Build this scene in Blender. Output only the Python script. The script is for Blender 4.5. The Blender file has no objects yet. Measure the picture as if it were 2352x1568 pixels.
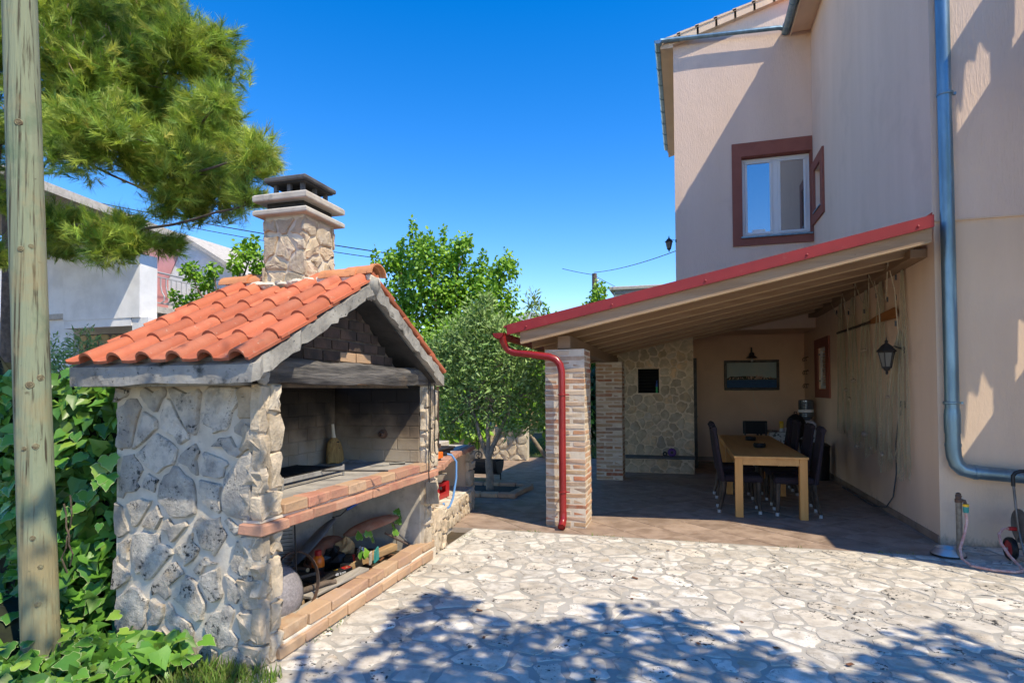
import bpy, math, random
import numpy as np
from mathutils import Vector, Matrix
random.seed(7); np.random.seed(7)
sc = bpy.context.scene
col = sc.collection
PI = math.pi

# ---------------------------------------------------------------- camera, sky, sun, exposure
yaw, pitch, roll = math.radians(16.2), math.radians(1.2), math.radians(0.4)
fw = Vector((-math.sin(yaw)*math.cos(pitch), math.cos(yaw)*math.cos(pitch), math.sin(pitch)))
rt = Vector((math.cos(yaw), math.sin(yaw), 0)); up = rt.cross(fw)
r2 = rt*math.cos(roll) - up*math.sin(roll); u2 = rt*math.sin(roll) + up*math.cos(roll)
cam_d = bpy.data.cameras.new('camera'); cam = bpy.data.objects.new('camera', cam_d); col.objects.link(cam)
cam.matrix_world = Matrix(((r2.x, u2.x, -fw.x, 0), (r2.y, u2.y, -fw.y, 0), (r2.z, u2.z, -fw.z, 1.57), (0, 0, 0, 1)))
cam_d.sensor_width = 36; cam_d.lens = 36*1375/2352; cam_d.shift_y = 0.0358
cam_d.clip_start = 0.05; cam_d.clip_end = 3000
sc.camera = cam
SUN = Vector((.61, -.33, 1)).normalized()
w = bpy.data.worlds.new('World'); sc.world = w; w.use_nodes = True
nt = w.node_tree; bg = nt.nodes['Background']
sky = nt.nodes.new('ShaderNodeTexSky'); sky.sky_type = 'NISHITA'; sky.sun_disc = False
sky.sun_elevation = math.asin(SUN.z); sky.sun_rotation = math.atan2(SUN.x, SUN.y)
sky.air_density = 1.0; sky.dust_density = 0.0; sky.ozone_density = 3.0; sky.altitude = 1500
hs = nt.nodes.new('ShaderNodeHueSaturation'); hs.inputs['Saturation'].default_value = 1.40; hs.inputs['Hue'].default_value = .517
wb = nt.nodes.new('ShaderNodeMix'); wb.data_type = 'RGBA'; wb.blend_type = 'MULTIPLY'; wb.inputs[0].default_value = 1   # warm white balance, the same for the whole sky
wb.inputs[7].default_value = (1.30, .99, .75, 1)
nt.links.new(sky.outputs[0], hs.inputs['Color']); nt.links.new(hs.outputs[0], wb.inputs[6]); nt.links.new(wb.outputs[2], bg.inputs[0]); bg.inputs[1].default_value = 0.15
sl = bpy.data.lights.new('sun', 'SUN'); so = bpy.data.objects.new('sun', sl); col.objects.link(so)
sl.energy = 2.35; sl.angle = math.radians(0.53); sl.color = (1, .89, .69)
so.rotation_euler = SUN.to_track_quat('Z', 'Y').to_euler(); so.location = (6, -3, 12)
sc.view_settings.view_transform = 'Standard'; sc.view_settings.look = 'None'
sc.view_settings.exposure = 1.4; sc.view_settings.gamma = 1
sc.render.engine = 'CYCLES'
sc.cycles.max_bounces = 11; sc.cycles.diffuse_bounces = 9; sc.cycles.transparent_max_bounces = 12

# ---------------------------------------------------------------- helpers
MATS = {}
def lk(t, a, b): t.links.new(a, b)
def mat(name, c, c2=None, ns=6, lo=.4, hi=.62, rough=.85, bump=0, bs=40, bd=.01, rnd=0, rc=None, spots=(), metal=0,
        st=None, spec=.35, trans=0, bst=None, isl=False, gen=False, coat=0, attr=None, grime=None):
    """procedural Principled material: per-object colour, noise mix, spots of wear, bump"""
    m = bpy.data.materials.new(name); m.use_nodes = True; t = m.node_tree; N = t.nodes
    p = N['Principled BSDF']; out = N['Material Output']
    p.inputs['Roughness'].default_value = rough; p.inputs['Metallic'].default_value = metal
    p.inputs['Specular IOR Level'].default_value = spec
    if coat: p.inputs['Coat Weight'].default_value = coat; p.inputs['Coat Roughness'].default_value = .15
    tc = N.new('ShaderNodeTexCoord'); oi = N.new('ShaderNodeObjectInfo')
    v = N.new('ShaderNodeVectorMath'); v.operation = 'MULTIPLY_ADD'
    v.inputs[1].default_value = (1, 1, 1)
    rv = N.new('ShaderNodeMath'); rv.operation = 'MULTIPLY'; rv.inputs[1].default_value = 37.0 if (rnd or rc) else 0
    lk(t, oi.outputs['Random'], rv.inputs[0])
    lk(t, tc.outputs['Generated' if gen else 'Object'], v.inputs[0]); lk(t, rv.outputs[0], v.inputs[2])
    def noise(scale, stretch=None, det=6, rg=.6):
        n = N.new('ShaderNodeTexNoise'); n.inputs['Scale'].default_value = scale; n.inputs['Detail'].default_value = det
        n.inputs['Roughness'].default_value = rg
        if stretch:
            s = N.new('ShaderNodeVectorMath'); s.operation = 'MULTIPLY'; s.inputs[1].default_value = stretch
            lk(t, v.outputs[0], s.inputs[0]); lk(t, s.outputs[0], n.inputs['Vector'])
        else: lk(t, v.outputs[0], n.inputs['Vector'])
        return n.outputs['Fac']
    def rng(f, a, b):
        r = N.new('ShaderNodeMapRange'); r.inputs[1].default_value = a; r.inputs[2].default_value = b
        lk(t, f, r.inputs[0]); return r.outputs[0]
    def mix(f, a, b, mode='MIX'):
        x = N.new('ShaderNodeMix'); x.data_type = 'RGBA'; x.blend_type = mode
        if isinstance(f, (int, float)): x.inputs[0].default_value = f
        else: lk(t, f, x.inputs[0])
        for s, q in ((x.inputs[6], a), (x.inputs[7], b)):
            if isinstance(q, tuple): s.default_value = (*q, 1)
            else: lk(t, q, s)
        return x.outputs[2]
    base = c
    rsrc = oi.outputs['Random']
    if isl:
        g = N.new('ShaderNodeNewGeometry'); rsrc = g.outputs['Random Per Island']
    if attr:
        g = N.new('ShaderNodeAttribute'); g.attribute_name = attr; rsrc = g.outputs['Fac']
    if rc:
        cr = N.new('ShaderNodeValToRGB'); e = cr.color_ramp.elements
        while len(e) < len(rc): e.new(.5)
        for i, q in enumerate(rc): e[i].position = i/(len(rc)-1); e[i].color = (*q, 1)
        lk(t, rsrc, cr.inputs[0]); base = cr.outputs[0]
    if c2: base = mix(rng(noise(ns, st), lo, hi), base, c2)
    if rnd:
        vv = N.new('ShaderNodeMapRange'); vv.inputs[3].default_value = 1-rnd; vv.inputs[4].default_value = 1+rnd
        ml = N.new('ShaderNodeMath'); ml.operation = 'MULTIPLY'; ml.inputs[1].default_value = 7.31
        fr = N.new('ShaderNodeMath'); fr.operation = 'FRACT'
        lk(t, rsrc, ml.inputs[0]); lk(t, ml.outputs[0], fr.inputs[0]); lk(t, fr.outputs[0], vv.inputs[0])
        base = mix(1.0, base, vv.outputs[0], 'MULTIPLY')
    for sp in spots:       # (colour, scale, from, to[, patch scale, from, to])
        fac = rng(noise(sp[1], None, 5, .65), sp[2], sp[3])
        if len(sp) > 4:
            mm_ = N.new('ShaderNodeMath'); mm_.operation = 'MULTIPLY'; lk(t, fac, mm_.inputs[0]); lk(t, rng(noise(sp[4], None, 3, .5), sp[5], sp[6]), mm_.inputs[1]); fac = mm_.outputs[0]
        base = mix(fac, base, sp[0])
    if grime:              # dirt splashed up from the ground: (colour, height)
        sz = N.new('ShaderNodeSeparateXYZ'); lk(t, tc.outputs['Object'], sz.inputs[0])
        ga = N.new('ShaderNodeMath'); ga.operation = 'MULTIPLY_ADD'; ga.inputs[1].default_value = grime[1]*2.2; lk(t, noise(9, (1, 1, .5), 8, .75), ga.inputs[0])
        gs = N.new('ShaderNodeMath'); gs.operation = 'MULTIPLY'; gs.inputs[1].default_value = -1; lk(t, sz.outputs['Z'], gs.inputs[0]); lk(t, gs.outputs[0], ga.inputs[2])
        base = mix(rng(ga.outputs[0], grime[1]*.65, grime[1]*1.35), base, grime[0])
    if isinstance(base, tuple): p.inputs['Base Color'].default_value = (*base, 1)
    else: lk(t, base, p.inputs['Base Color'])
    if bump:
        b = N.new('ShaderNodeBump'); b.inputs['Strength'].default_value = bump; b.inputs['Distance'].default_value = bd
        lk(t, noise(bs, bst, 8, .7), b.inputs['Height']); lk(t, b.outputs[0], p.inputs['Normal'])
    if trans:
        tr = N.new('ShaderNodeBsdfTranslucent'); ms = N.new('ShaderNodeMixShader'); ms.inputs[0].default_value = trans
        if isinstance(base, tuple): tr.inputs[0].default_value = (*base, 1)
        else: lk(t, base, tr.inputs[0])
        lk(t, p.outputs[0], ms.inputs[1]); lk(t, tr.outputs[0], ms.inputs[2]); lk(t, ms.outputs[0], out.inputs[0])
    MATS[name] = m; return m

def fixw(v, f):
    c = np.mean(np.array(v), axis=0); out = []
    for q in f:
        a, b, d = (np.array(v[i]) for i in q[:3]); m = np.mean([v[i] for i in q], axis=0)
        out.append(q if np.dot(np.cross(b-a, d-a), m-c) >= 0 else tuple(reversed(q)))
    return out
def cbox(sx, sy, sz, b, j=0):
    """chamfered box centred on the origin"""
    h = (sx/2, sy/2, sz/2); v = []
    for cx in (-1, 1):
        for cy in (-1, 1):
            for cz in (-1, 1):
                s = (cx, cy, cz); jj = [random.uniform(-j, j) for _ in range(3)]
                for a in range(3):
                    v.append(tuple(s[k]*(h[k] - (0 if k == a else b)) + jj[k] for k in range(3)))
    ci = lambda x, y, z: ((x > 0)*4 + (y > 0)*2 + (z > 0))
    f = []
    for a in range(3):
        o1, o2 = (a+1) % 3, (a+2) % 3
        for s in (-1, 1):
            q = []
            for (p1, p2) in ((-1, -1), (1, -1), (1, 1), (-1, 1)):
                k = [0, 0, 0]; k[a] = s; k[o1] = p1; k[o2] = p2; q.append(ci(*k)*3+a)
            f.append(tuple(q))
        for p1 in (-1, 1):
            for p2 in (-1, 1):
                k = [0, 0, 0]; k[o1] = p1; k[o2] = p2
                k[a] = -1; c0 = ci(*k); k[a] = 1; c1 = ci(*k)
                f.append((c0*3+o1, c1*3+o1, c1*3+o2, c0*3+o2))
    for c in range(8): f.append((c*3, c*3+1, c*3+2))
    return v, fixw(v, f)

class B:
    def __init__(s): s.v = []; s.f = []
    def add(s, v, f):
        o = len(s.v); s.v += [tuple(p) for p in v]; s.f += [tuple(i+o for i in q) for q in f]; return s
    def box(s, x0, x1, y0, y1, z0, z1, b=0, j=0):
        return s.obox(((x0+x1)/2, (y0+y1)/2, (z0+z1)/2), (x1-x0, y1-y0, z1-z0), None, b, j)
    def obox(s, c, size, R=None, b=0, j=0):
        if b or j: v, f = cbox(*size, max(b, .0005), j)
        else:
            hx, hy, hz = (q/2 for q in size)
            v = [(x, y, z) for x in (-hx, hx) for y in (-hy, hy) for z in (-hz, hz)]
            f = [(0, 1, 3, 2), (4, 6, 7, 5), (0, 4, 5, 1), (2, 3, 7, 6), (0, 2, 6, 4), (1, 5, 7, 3)]
        c = Vector(c)
        return s.add([((R @ Vector(p)) if R else Vector(p)) + c for p in v], f)
    def prism(s, poly, vec):
        n = len(poly); P = [Vector(p) for p in poly]; q = Vector(vec)
        v = P + [p+q for p in P]
        f = [tuple(range(n)), tuple(range(2*n-1, n-1, -1))] + [(i, i+n, (i+1) % n+n, (i+1) % n) for i in range(n)]
        nn = sum(((P[i]-P[0]).cross(P[(i+1) % n]-P[0]) for i in range(n)), Vector())
        if nn.dot(q) > 0: f = [tuple(reversed(k)) for k in f]
        return s.add(v, f)
    def tube(s, pts, r, n=8, cap=True):
        P = [Vector(p) for p in pts]; k = len(P); rr = r if isinstance(r, (list, tuple)) else [r]*k
        t = (P[1]-P[0]).normalized(); a = t.orthogonal().normalized(); v = []
        for i in range(k):
            t2 = ((P[min(i+1, k-1)]-P[i]).normalized() + (P[i]-P[max(i-1, 0)]).normalized())
            t2 = t2.normalized() if t2.length > 1e-6 else t
            a = (a - t2*a.dot(t2)); a = a.normalized() if a.length > 1e-6 else t2.orthogonal().normalized()
            b = t2.cross(a)
            for j in range(n):
                g = 2*PI*j/n; v.append(P[i] + (a*math.cos(g)+b*math.sin(g))*rr[i])
        f = [(i*n+j, i*n+(j+1) % n, (i+1)*n+(j+1) % n, (i+1)*n+j) for i in range(k-1) for j in range(n)]
        if cap: f += [tuple(range(n-1, -1, -1)), tuple((k-1)*n+j for j in range(n))]
        return s.add(v, f)
    def lathe(s, prof, n=20, c=(0, 0, 0), R=None, cap=True):
        v = []; c = Vector(c)
        for (r, z) in prof:
            for j in range(n):
                g = 2*PI*j/n; q = Vector((r*math.cos(g), r*math.sin(g), z)); v.append((R @ q if R else q)+c)
        k = len(prof)
        f = [(i*n+j, i*n+(j+1) % n, (i+1)*n+(j+1) % n, (i+1)*n+j) for i in range(k-1) for j in range(n)]
        if cap: f += [tuple(range(n-1, -1, -1)), tuple((k-1)*n+j for j in range(n))]
        return s.add(v, f)
    def blob(s, c, r, n=10, m=7, j=.1):
        c = Vector(c); rx, ry, rz = r if isinstance(r, (tuple, list)) else (r, r, r)
        prof = []; v = []
        for i in range(m):
            a = PI*(i+.02)/(m-1+.04) - PI/2
            for k in range(n):
                g = 2*PI*k/n; q = 1+random.uniform(-j, j)
                v.append(c+Vector((rx*math.cos(a)*math.cos(g)*q, ry*math.cos(a)*math.sin(g)*q, rz*math.sin(a)*q)))
        f = [(i*n+k, i*n+(k+1) % n, (i+1)*n+(k+1) % n, (i+1)*n+k) for i in range(m-1) for k in range(n)]
        f += [tuple(range(n-1, -1, -1)), tuple((m-1)*n+k for k in range(n))]
        return s.add(v, f)
    def mesh(s, name, smooth=False, ang=35):
        me = bpy.data.meshes.new(name); me.from_pydata([tuple(p) for p in s.v], [], s.f)
        if smooth:
            me.polygons.foreach_set('use_smooth', [True]*len(me.polygons)); me.set_sharp_from_angle(angle=math.radians(ang))
        me.update(); return me

def M(m): return MATS[m] if isinstance(m, str) else m
def put(name, me, m, parent=None, loc=None, rot=None, label=None, cat=None, group=None, kind=None):
    if m is not None and not me.materials: me.materials.append(M(m))
    o = bpy.data.objects.new(name, me); col.objects.link(o)
    if parent is not None:
        o.parent = parent
        if parent.parent is None and not parent.get('local'):
            o.matrix_parent_inverse = Matrix.Translation(-parent.location)
    if loc is not None: o.location = loc
    if rot is not None: o.rotation_euler = rot if not isinstance(rot, Matrix) else rot.to_euler()
    tag(o, label, cat, group, kind); return o
def obj(name, b, m, parent=None, smooth=False, ang=35, **k):
    return put(name, b.mesh(name, smooth, ang), m, parent, **k)
def tag(o, label=None, cat=None, group=None, kind=None):
    for k, q in (('label', label), ('category', cat), ('group', group), ('kind', kind)):
        if q: o[k] = q
    return o
def thing(name, label, cat, loc=(0, 0, 0), group=None, rz=0, local=False):
    """an Empty at the base of a thing; children are given in world space unless local"""
    o = bpy.data.objects.new(name, None); col.objects.link(o); o.location = loc; o.rotation_euler = (0, 0, rz)
    o.empty_display_size = .1
    if local: o['local'] = 1
    return tag(o, label, cat, group)
def copy_thing(root, loc, rz, label, group=None):
    r = root.copy(); col.objects.link(r); r.location = loc; r.rotation_euler = (0, 0, rz); r['label'] = label
    if group: r['group'] = group
    for ch in list(root.children):
        c = ch.copy(); col.objects.link(c); c.parent = r
        for g in ch.children:
            d = g.copy(); col.objects.link(d); d.parent = c
    return r
def npmesh(name, V, F, m, parent=None, smooth=False, **k):
    me = bpy.data.meshes.new(name); V = np.asarray(V, np.float32); F = np.asarray(F, np.int32)
    me.vertices.add(len(V)); me.vertices.foreach_set('co', V.ravel())
    me.loops.add(F.size); me.loops.foreach_set('vertex_index', F.ravel())
    me.polygons.add(len(F)); me.polygons.foreach_set('loop_start', np.arange(0, F.size, F.shape[1], dtype=np.int32))
    me.polygons.foreach_set('loop_total', np.full(len(F), F.shape[1], np.int32))
    if smooth: me.polygons.foreach_set('use_smooth', np.ones(len(F), bool))
    me.update(calc_edges=True); return put(name, me, m, parent, **k)

# ---- 2D polygons: Voronoi stones
def clip(poly, n, d):
    """keep the part of the polygon with p.n <= d"""
    out = []; k = len(poly)
    for i in range(k):
        a, b = poly[i], poly[(i+1) % k]; da = a[0]*n[0]+a[1]*n[1]-d; db = b[0]*n[0]+b[1]*n[1]-d
        if da <= 0: out.append(a)
        if (da < 0 < db) or (db < 0 < da):
            t = da/(da-db); out.append((a[0]+(b[0]-a[0])*t, a[1]+(b[1]-a[1])*t))
    return out
def area(p): return .5*sum(p[i][0]*p[(i+1) % len(p)][1]-p[(i+1) % len(p)][0]*p[i][1] for i in range(len(p)))
def voronoi(pts, bound, gap, wt=0):
    P = np.array(pts); res = []; W_ = np.random.uniform(0, wt, len(P))**2 if wt else np.zeros(len(P))
    for i, p in enumerate(P):
        poly = list(bound); dd = ((P-p)**2).sum(1); order = np.argsort(dd)[1:26]
        for k in order:
            q = P[k]; v = q-p; L = math.hypot(*v)
            if L < 1e-6: continue
            n = v/L; poly = clip(poly, n, float(np.dot((p+q)/2, n))+(W_[i]-W_[k])/(2*L)-gap/2*random.uniform(.5, 1.5))
            if len(poly) < 3: break
        if len(poly) >= 3 and area(poly) > .0008: res.append(poly)
    return res
def sites(x0, x1, y0, y1, sx, sy, jit=.42):
    out = []; ny = max(1, round((y1-y0)/sy)); nx = max(1, round((x1-x0)/sx))
    for j in range(ny):
        for i in range(nx):
            off = .5*(j % 2)
            out.append((x0+(i+.25+off+random.uniform(-jit, jit))*(x1-x0)/nx, y0+(j+.5+random.uniform(-jit, jit))*(y1-y0)/ny))
    return out
def rough_poly(p, it=1, jit=.012, cut=.22):
    for _ in range(it):
        q = []
        for i in range(len(p)):
            a, b = p[i], p[(i+1) % len(p)]; L = math.hypot(a[0]-b[0], a[1]-b[1])
            if L < .03: q.append(((a[0]+b[0])/2, (a[1]+b[1])/2)); continue
            for t in (cut, 1-cut): q.append((a[0]+(b[0]-a[0])*t, a[1]+(b[1]-a[1])*t))
            if L > .09:
                w_ = random.uniform(-.012, .03)*min(L/.15, 1.4)*.8; nx_, ny_ = -(b[1]-a[1])/L, (b[0]-a[0])/L; tt_ = random.uniform(.35, .65)
                q.insert(-1, (a[0]+(b[0]-a[0])*tt_+nx_*w_, a[1]+(b[1]-a[1])*tt_+ny_*w_))
        p = q
    return [(x+random.uniform(-jit, jit), y+random.uniform(-jit, jit)) for x, y in p]
def stone_b(poly, th, O, U, V, N, dome=.25, flat=.86, jit=.15):
    O, U, V, N = Vector(O), Vector(U), Vector(V), Vector(N)
    if area(poly) < 0: poly = poly[::-1]
    n = len(poly); cx = sum(p[0] for p in poly)/n; cy = sum(p[1] for p in poly)/n
    ax, ay = random.uniform(-.22, .22), random.uniform(-.22, .22)     # tilt of the face
    sz = math.sqrt(abs(area(poly)))
    rings = [(1, -.6), (1, .55), (.5+.5*flat, .95), (.6, 1.0)]; v = []
    for s, h in rings:
        for (x, y) in poly:
            dx, dy = (x-cx)*s, (y-cy)*s
            hh = th*h if h < .5 else th*(h + dome*(1-s) + random.uniform(-jit, jit) + (ax*dx+ay*dy)/sz)
            v.append(O+U*(cx+dx)+V*(cy+dy)+N*hh)
    v.append(O+U*cx+V*cy+N*th*(1+dome+random.uniform(-jit, jit)))
    f = [(r*n+i, r*n+(i+1) % n, (r+1)*n+(i+1) % n, (r+1)*n+i) for r in range(len(rings)-1) for i in range(n)]
    k = len(rings)*n; f += [(k-n+i, k-n+(i+1) % n, k) for i in range(n)]
    if U.cross(V).dot(N) < 0: f = [tuple(reversed(q)) for q in f]
    return B().add(v, f)

# ---- foliage by numpy
def frames(d, up=None):
    """rotation matrices with local y along d and a random spin"""
    d = d/np.linalg.norm(d, axis=1, keepdims=True)
    r = np.random.normal(size=d.shape) if up is None else up
    z = r-(r*d).sum(1, keepdims=True)*d; z /= np.linalg.norm(z, axis=1, keepdims=True)+1e-9
    x = np.cross(d, z); return np.stack([x, d, z], axis=2)
def scatter(T, F, pos, Rm, s):
    T = np.asarray(T, float); F = np.asarray(F); n = len(pos); k = len(T)
    V = np.einsum('nij,kj->nki', Rm, T)*np.asarray(s).reshape(-1, 1, 1)+pos[:, None, :]
    FF = F[None]+(np.arange(n)*k)[:, None, None]
    return V.reshape(-1, 3), FF.reshape(-1, F.shape[1])
def in_clumps(clumps, n, shell=.55):
    c = np.array([q[:3] for q in clumps], float); r = np.array([q[3:6] if len(q) >= 6 else (q[3],)*3 for q in clumps], float)
    wgt = (r.prod(1))**(2/3); idx = np.random.choice(len(c), n, p=wgt/wgt.sum())
    d = np.random.normal(size=(n, 3)); d /= np.linalg.norm(d, axis=1, keepdims=True)
    rad = (shell+(1-shell)*np.random.rand(n))[:, None]*np.random.uniform(.75, 1.12, (n, 1))
    return c[idx]+d*r[idx]*rad, d, idx
LEAF_T = [(0, 0, 0), (-.36, .28, .07), (-.3, .68, .05), (0, 1, -.05), (.3, .68, .05), (.36, .28, .07)]
LEAF_F = [(0, 5, 4), (0, 4, 3), (0, 3, 2), (0, 2, 1)]
LANCE_T = [(0, 0, 0), (-.14, .45, .03), (0, 1, -.04), (.14, .45, .03)]
LANCE_F = [(0, 3, 2), (0, 2, 1)]
def foliage(name, clumps, n, size, m, parent=None, T=LEAF_T, F=LEAF_F, droop=-.3, shell=.5, out=.7, face=.8, **k):
    pos, d, _ = in_clumps(clumps, n, shell)
    dr = d*out+np.random.normal(scale=.6, size=d.shape)+np.array([0, 0, droop])
    upv = d*face+np.array([0.25, -.1, .55])+np.random.normal(scale=.45, size=d.shape)
    V, FF = scatter(T, F, pos, frames(dr, upv), size*np.random.uniform(.65, 1.25, n))
    return npmesh(name, V, FF, m, parent, **k)
def limb(b, a, c, r0, r1, sag=.1, n=6, sides=7):
    a, c = Vector(a), Vector(c); L = (c-a).length; pts = []; rr = []
    off = Vector((random.uniform(-1, 1), random.uniform(-1, 1), random.uniform(-.5, 1)))*sag*L
    for i in range(n+1):
        t = i/n; pts.append(a.lerp(c, t)+off*math.sin(PI*t)+Vector((random.uniform(-1, 1), random.uniform(-1, 1), random.uniform(-1, 1)))*L*.012*(0 < i < n)); rr.append(r0+(r1-r0)*t)
    return b.tube(pts, rr, sides)

# ---------------------------------------------------------------- materials
LICH = (.035, .035, .033)
mat('soil', (.09, .065, .04), (.05, .04, .025), 3, bump=.6, bs=12, bd=.03)
mat('lawn_soil', (.05, .075, .02), (.03, .045, .015), 5, bump=.5, bs=30)
mat('mortar', (.43, .40, .35), (.345, .32, .275), 3, bump=.5, bs=60, bd=.006)
mat('pave_stone', (.6, .55, .47), (.44, .39, .32), 9, rough=.8, bump=.55, bs=26, bd=.012, rnd=.16,
    rc=[(.65, .60, .52), (.72, .67, .585), (.56, .51, .43), (.66, .585, .475), (.60, .56, .495)],
    spots=[((.42, .33, .23), 4, .60, .74), (LICH, 26, .56, .60, 3.2, .52, .60), ((.13, .12, .11), 60, .60, .64, 5, .48, .60)])
mat('wall_mortar', (.66, .59, .48), (.54, .475, .38), 8, bump=.5, bs=70, bd=.006, spots=[((.12, .12, .11), 6, .64, .75)])
mat('rubble', (.5, .47, .42), (.36, .33, .29), 10, rough=.85, bump=.9, bs=22, bd=.02, rnd=.15,
    rc=[(.55, .50, .42), (.62, .56, .47), (.48, .44, .375), (.60, .51, .39)],
    spots=[((.44, .33, .21), 4, .58, .72), ((.22, .215, .20), 12, .55, .7), (LICH, 34, .55, .60, 5, .54, .60), ((.09, .09, .085), 70, .58, .62, 7, .5, .6)])
mat('warm_stone', (.56, .48, .37), (.43, .35, .25), 9, rough=.85, bump=.9, bs=24, bd=.02, rnd=.14,
    rc=[(.62, .53, .41), (.64, .51, .36), (.56, .49, .39), (.60, .45, .30)],
    spots=[((.42, .27, .13), 7, .60, .74), (LICH, 36, .66, .71)])
mat('clad_stone', (.3, .24, .16), (.39, .32, .22), 8, rough=.85, bump=.6, bs=26, bd=.015, rnd=.2,
    rc=[(.58, .46, .30), (.47, .41, .32), (.64, .45, .26), (.52, .43, .30), (.44, .39, .31)])
mat('clad_mortar', (.68, .56, .40), (.58, .47, .32), 20, bump=.4, bs=80, bd=.004)
STU = dict(rough=.93, spec=.15, ns=1.7, lo=.3, hi=.8, st=(1.3, 1.3, .22))
mat('stucco', (.80, .615, .50), (.715, .545, .435), bump=1.0, bs=48, bd=.012, bst=(1, 1, .16), spots=[((.60, .455, .365), 1.0, .56, .92)], **STU)
mat('stucco_low', (.79, .60, .44), (.69, .515, .37), grime=((.24, .19, .15), .22), bump=.5, bs=55, bd=.008, bst=(1, 1, .3), spots=[((.42, .31, .24), 1.1, .60, .95)], **STU)
mat('alcove_paint', (.74, .52, .36), (.67, .465, .32), 2, rough=.9, bump=.25, bs=70, bd=.005)
mat('trim_paint', (.30, .105, .075), (.26, .09, .065), 5, rough=.8, bump=.3, bs=120, bd=.003)
mat('white_frame', (.75, .76, .76), rough=.4, spec=.5)
mat('white_plaster', (.80, .79, .77), (.68, .67, .65), 1.5, rough=.9, bump=.4, bs=40, bd=.01)
mat('pink_plaster', (.70, .33, .31), (.62, .28, .27), 2, rough=.9, bump=.3, bs=40)
mat('concrete', (.37, .35, .31), (.25, .235, .21), 5, rough=.92, bump=.8, bs=30, bd=.012, spots=[((.06, .058, .05), 9, .56, .72), (LICH, 40, .62, .70)])
mat('slab_concrete', (.52, .48, .42), (.42, .38, .33), 9, rough=.9, bump=.35, bs=50, bd=.006, spots=[((.16, .15, .13), 6, .60, .80)])
mat('cap_concrete', (.12, .12, .125), (.07, .07, .075), 9, rough=.85, bump=.4, bs=50, bd=.006)
mat('terracotta', (.56, .17, .085), (.43, .12, .06), 8, rough=.72, bump=.25, bs=70, bd=.004, rnd=.22, rc=[(.42, .115, .055), (.52, .165, .085), (.45, .13, .06), (.50, .18, .10), (.40, .12, .065)], spots=[((.34, .12, .07), 5, .60, .80), ((.16, .11, .08), 14, .63, .75), ((.42, .30, .22), 30, .64, .72)])
mat('ridge_clay', (.62, .27, .12), (.54, .21, .09), 7, rough=.72, bump=.3, bs=60, bd=.004, rnd=.06, spots=[((.27, .13, .07), 6, .62, .85)])
BR = dict(rough=.88, bump=.7, bs=45, bd=.008)
mat('brick_pale', (.5, .38, .27), (.52, .43, .33), 11, lo=.45, hi=.85, rnd=.15, rc=[(.50, .36, .22), (.42, .22, .12), (.47, .38, .27), (.40, .15, .075), (.55, .44, .32), (.43, .28, .15), (.38, .12, .06), (.48, .33, .19), (.30, .22, .17)], **BR)
mat('brick_red', (.42, .16, .09), (.46, .25, .16), 7, rnd=.14, rc=[(.40, .17, .11), (.45, .24, .16), (.36, .14, .095), (.47, .30, .22)], spots=[((.15, .10, .08), 9, .60, .75)], **BR)
mat('brick_tan', (.52, .34, .19), (.46, .29, .17), 7, rnd=.1, rc=[(.50, .36, .235), (.47, .31, .19), (.43, .29, .20), (.40, .23, .15)], spots=[((.24, .15, .10), 6, .60, .78)], **BR)
mat('brick_sooty', (.10, .065, .05), (.05, .038, .032), 6, rnd=.2, rc=[(.085, .055, .045), (.12, .075, .055), (.06, .045, .04)], **BR)
mat('soot_mortar', (.16, .12, .09), (.08, .065, .05), 10, bump=.4, bs=60)
mat('pillar_mortar', (.66, .575, .46), (.57, .485, .375), 12, bump=.6, bs=60, bd=.008)
mat('charred_wood', (.17, .155, .14), (.05, .047, .045), 5, rough=.8, bump=1.0, bs=9, bd=.02, st=(3, .35, 3), bst=(5, .4, 5), spots=[((.19, .13, .08), 2.2, .60, .78)])
mat('pergola_wood', (.36, .23, .125), (.29, .18, .10), 4, rough=.6, bump=.25, bs=20, bd=.004, st=(.3, 5, 5), bst=(.3, 6, 6), rnd=.22, rc=[(.31, .20, .12), (.27, .175, .105), (.35, .235, .145)], spots=[((.12, .06, .03), 11, .70, .75)])
mat('lit_edge_wood', (.50, .36, .21), (.43, .30, .17), 5, rough=.6)  # paler wood, the light along the rafters' lower edges put into its colour
mat('board_wood', (.40, .26, .14), (.33, .205, .11), 4, rough=.6, bump=.2, bs=20, bd=.003, st=(5, .3, 5), rnd=.1, rc=[(.40, .26, .14), (.37, .235, .125)])
mat('red_metal', (.29, .016, .017), (.235, .013, .014), 2.5, rough=.45, spec=.5, bump=.05, bs=5, spots=[((.30, .07, .055), 7, .60, .85), ((.16, .02, .02), 22, .64, .76)])
mat('red_gutter', (.26, .014, .014), (.21, .012, .012), 4, rough=.3, spec=.5)
mat('zinc', (.22, .34, .42), (.16, .25, .31), 5, rough=.38, metal=.75, st=(2, 2, .4), bump=.08, bs=20)
mat('floor_tile', (.30, .215, .16), (.245, .175, .13), 5, rough=.55, bump=.15, bs=30, bd=.003, rnd=.09, rc=[(.38, .28, .215), (.345, .255, .195), (.405, .30, .23)], spots=[((.20, .15, .12), 3, .58, .85)])
mat('grout', (.52, .44, .36), (.44, .37, .30), 8, bump=.2, bs=60)
mat('slate', (.10, .11, .115), (.07, .075, .08), 8, rough=.6, bump=.3, bs=30)
mat('oak', (.60, .31, .095), (.52, .25, .07), 3, rough=.45, bump=.08, bs=30, st=(4, .3, 4), bst=(5, .3, 5), spec=.4)
mat('oak_leg', (.62, .31, .09), (.54, .25, .065), 3, rough=.45, st=(4, 4, .3), spec=.4)
mat('chair_fabric', (.028, .02, .026), (.018, .013, .018), 60, rough=.95, bump=.3, bs=300, bd=.002)
mat('dark_wood', (.07, .052, .04), (.018, .014, .012), 8, rough=.45)
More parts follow.
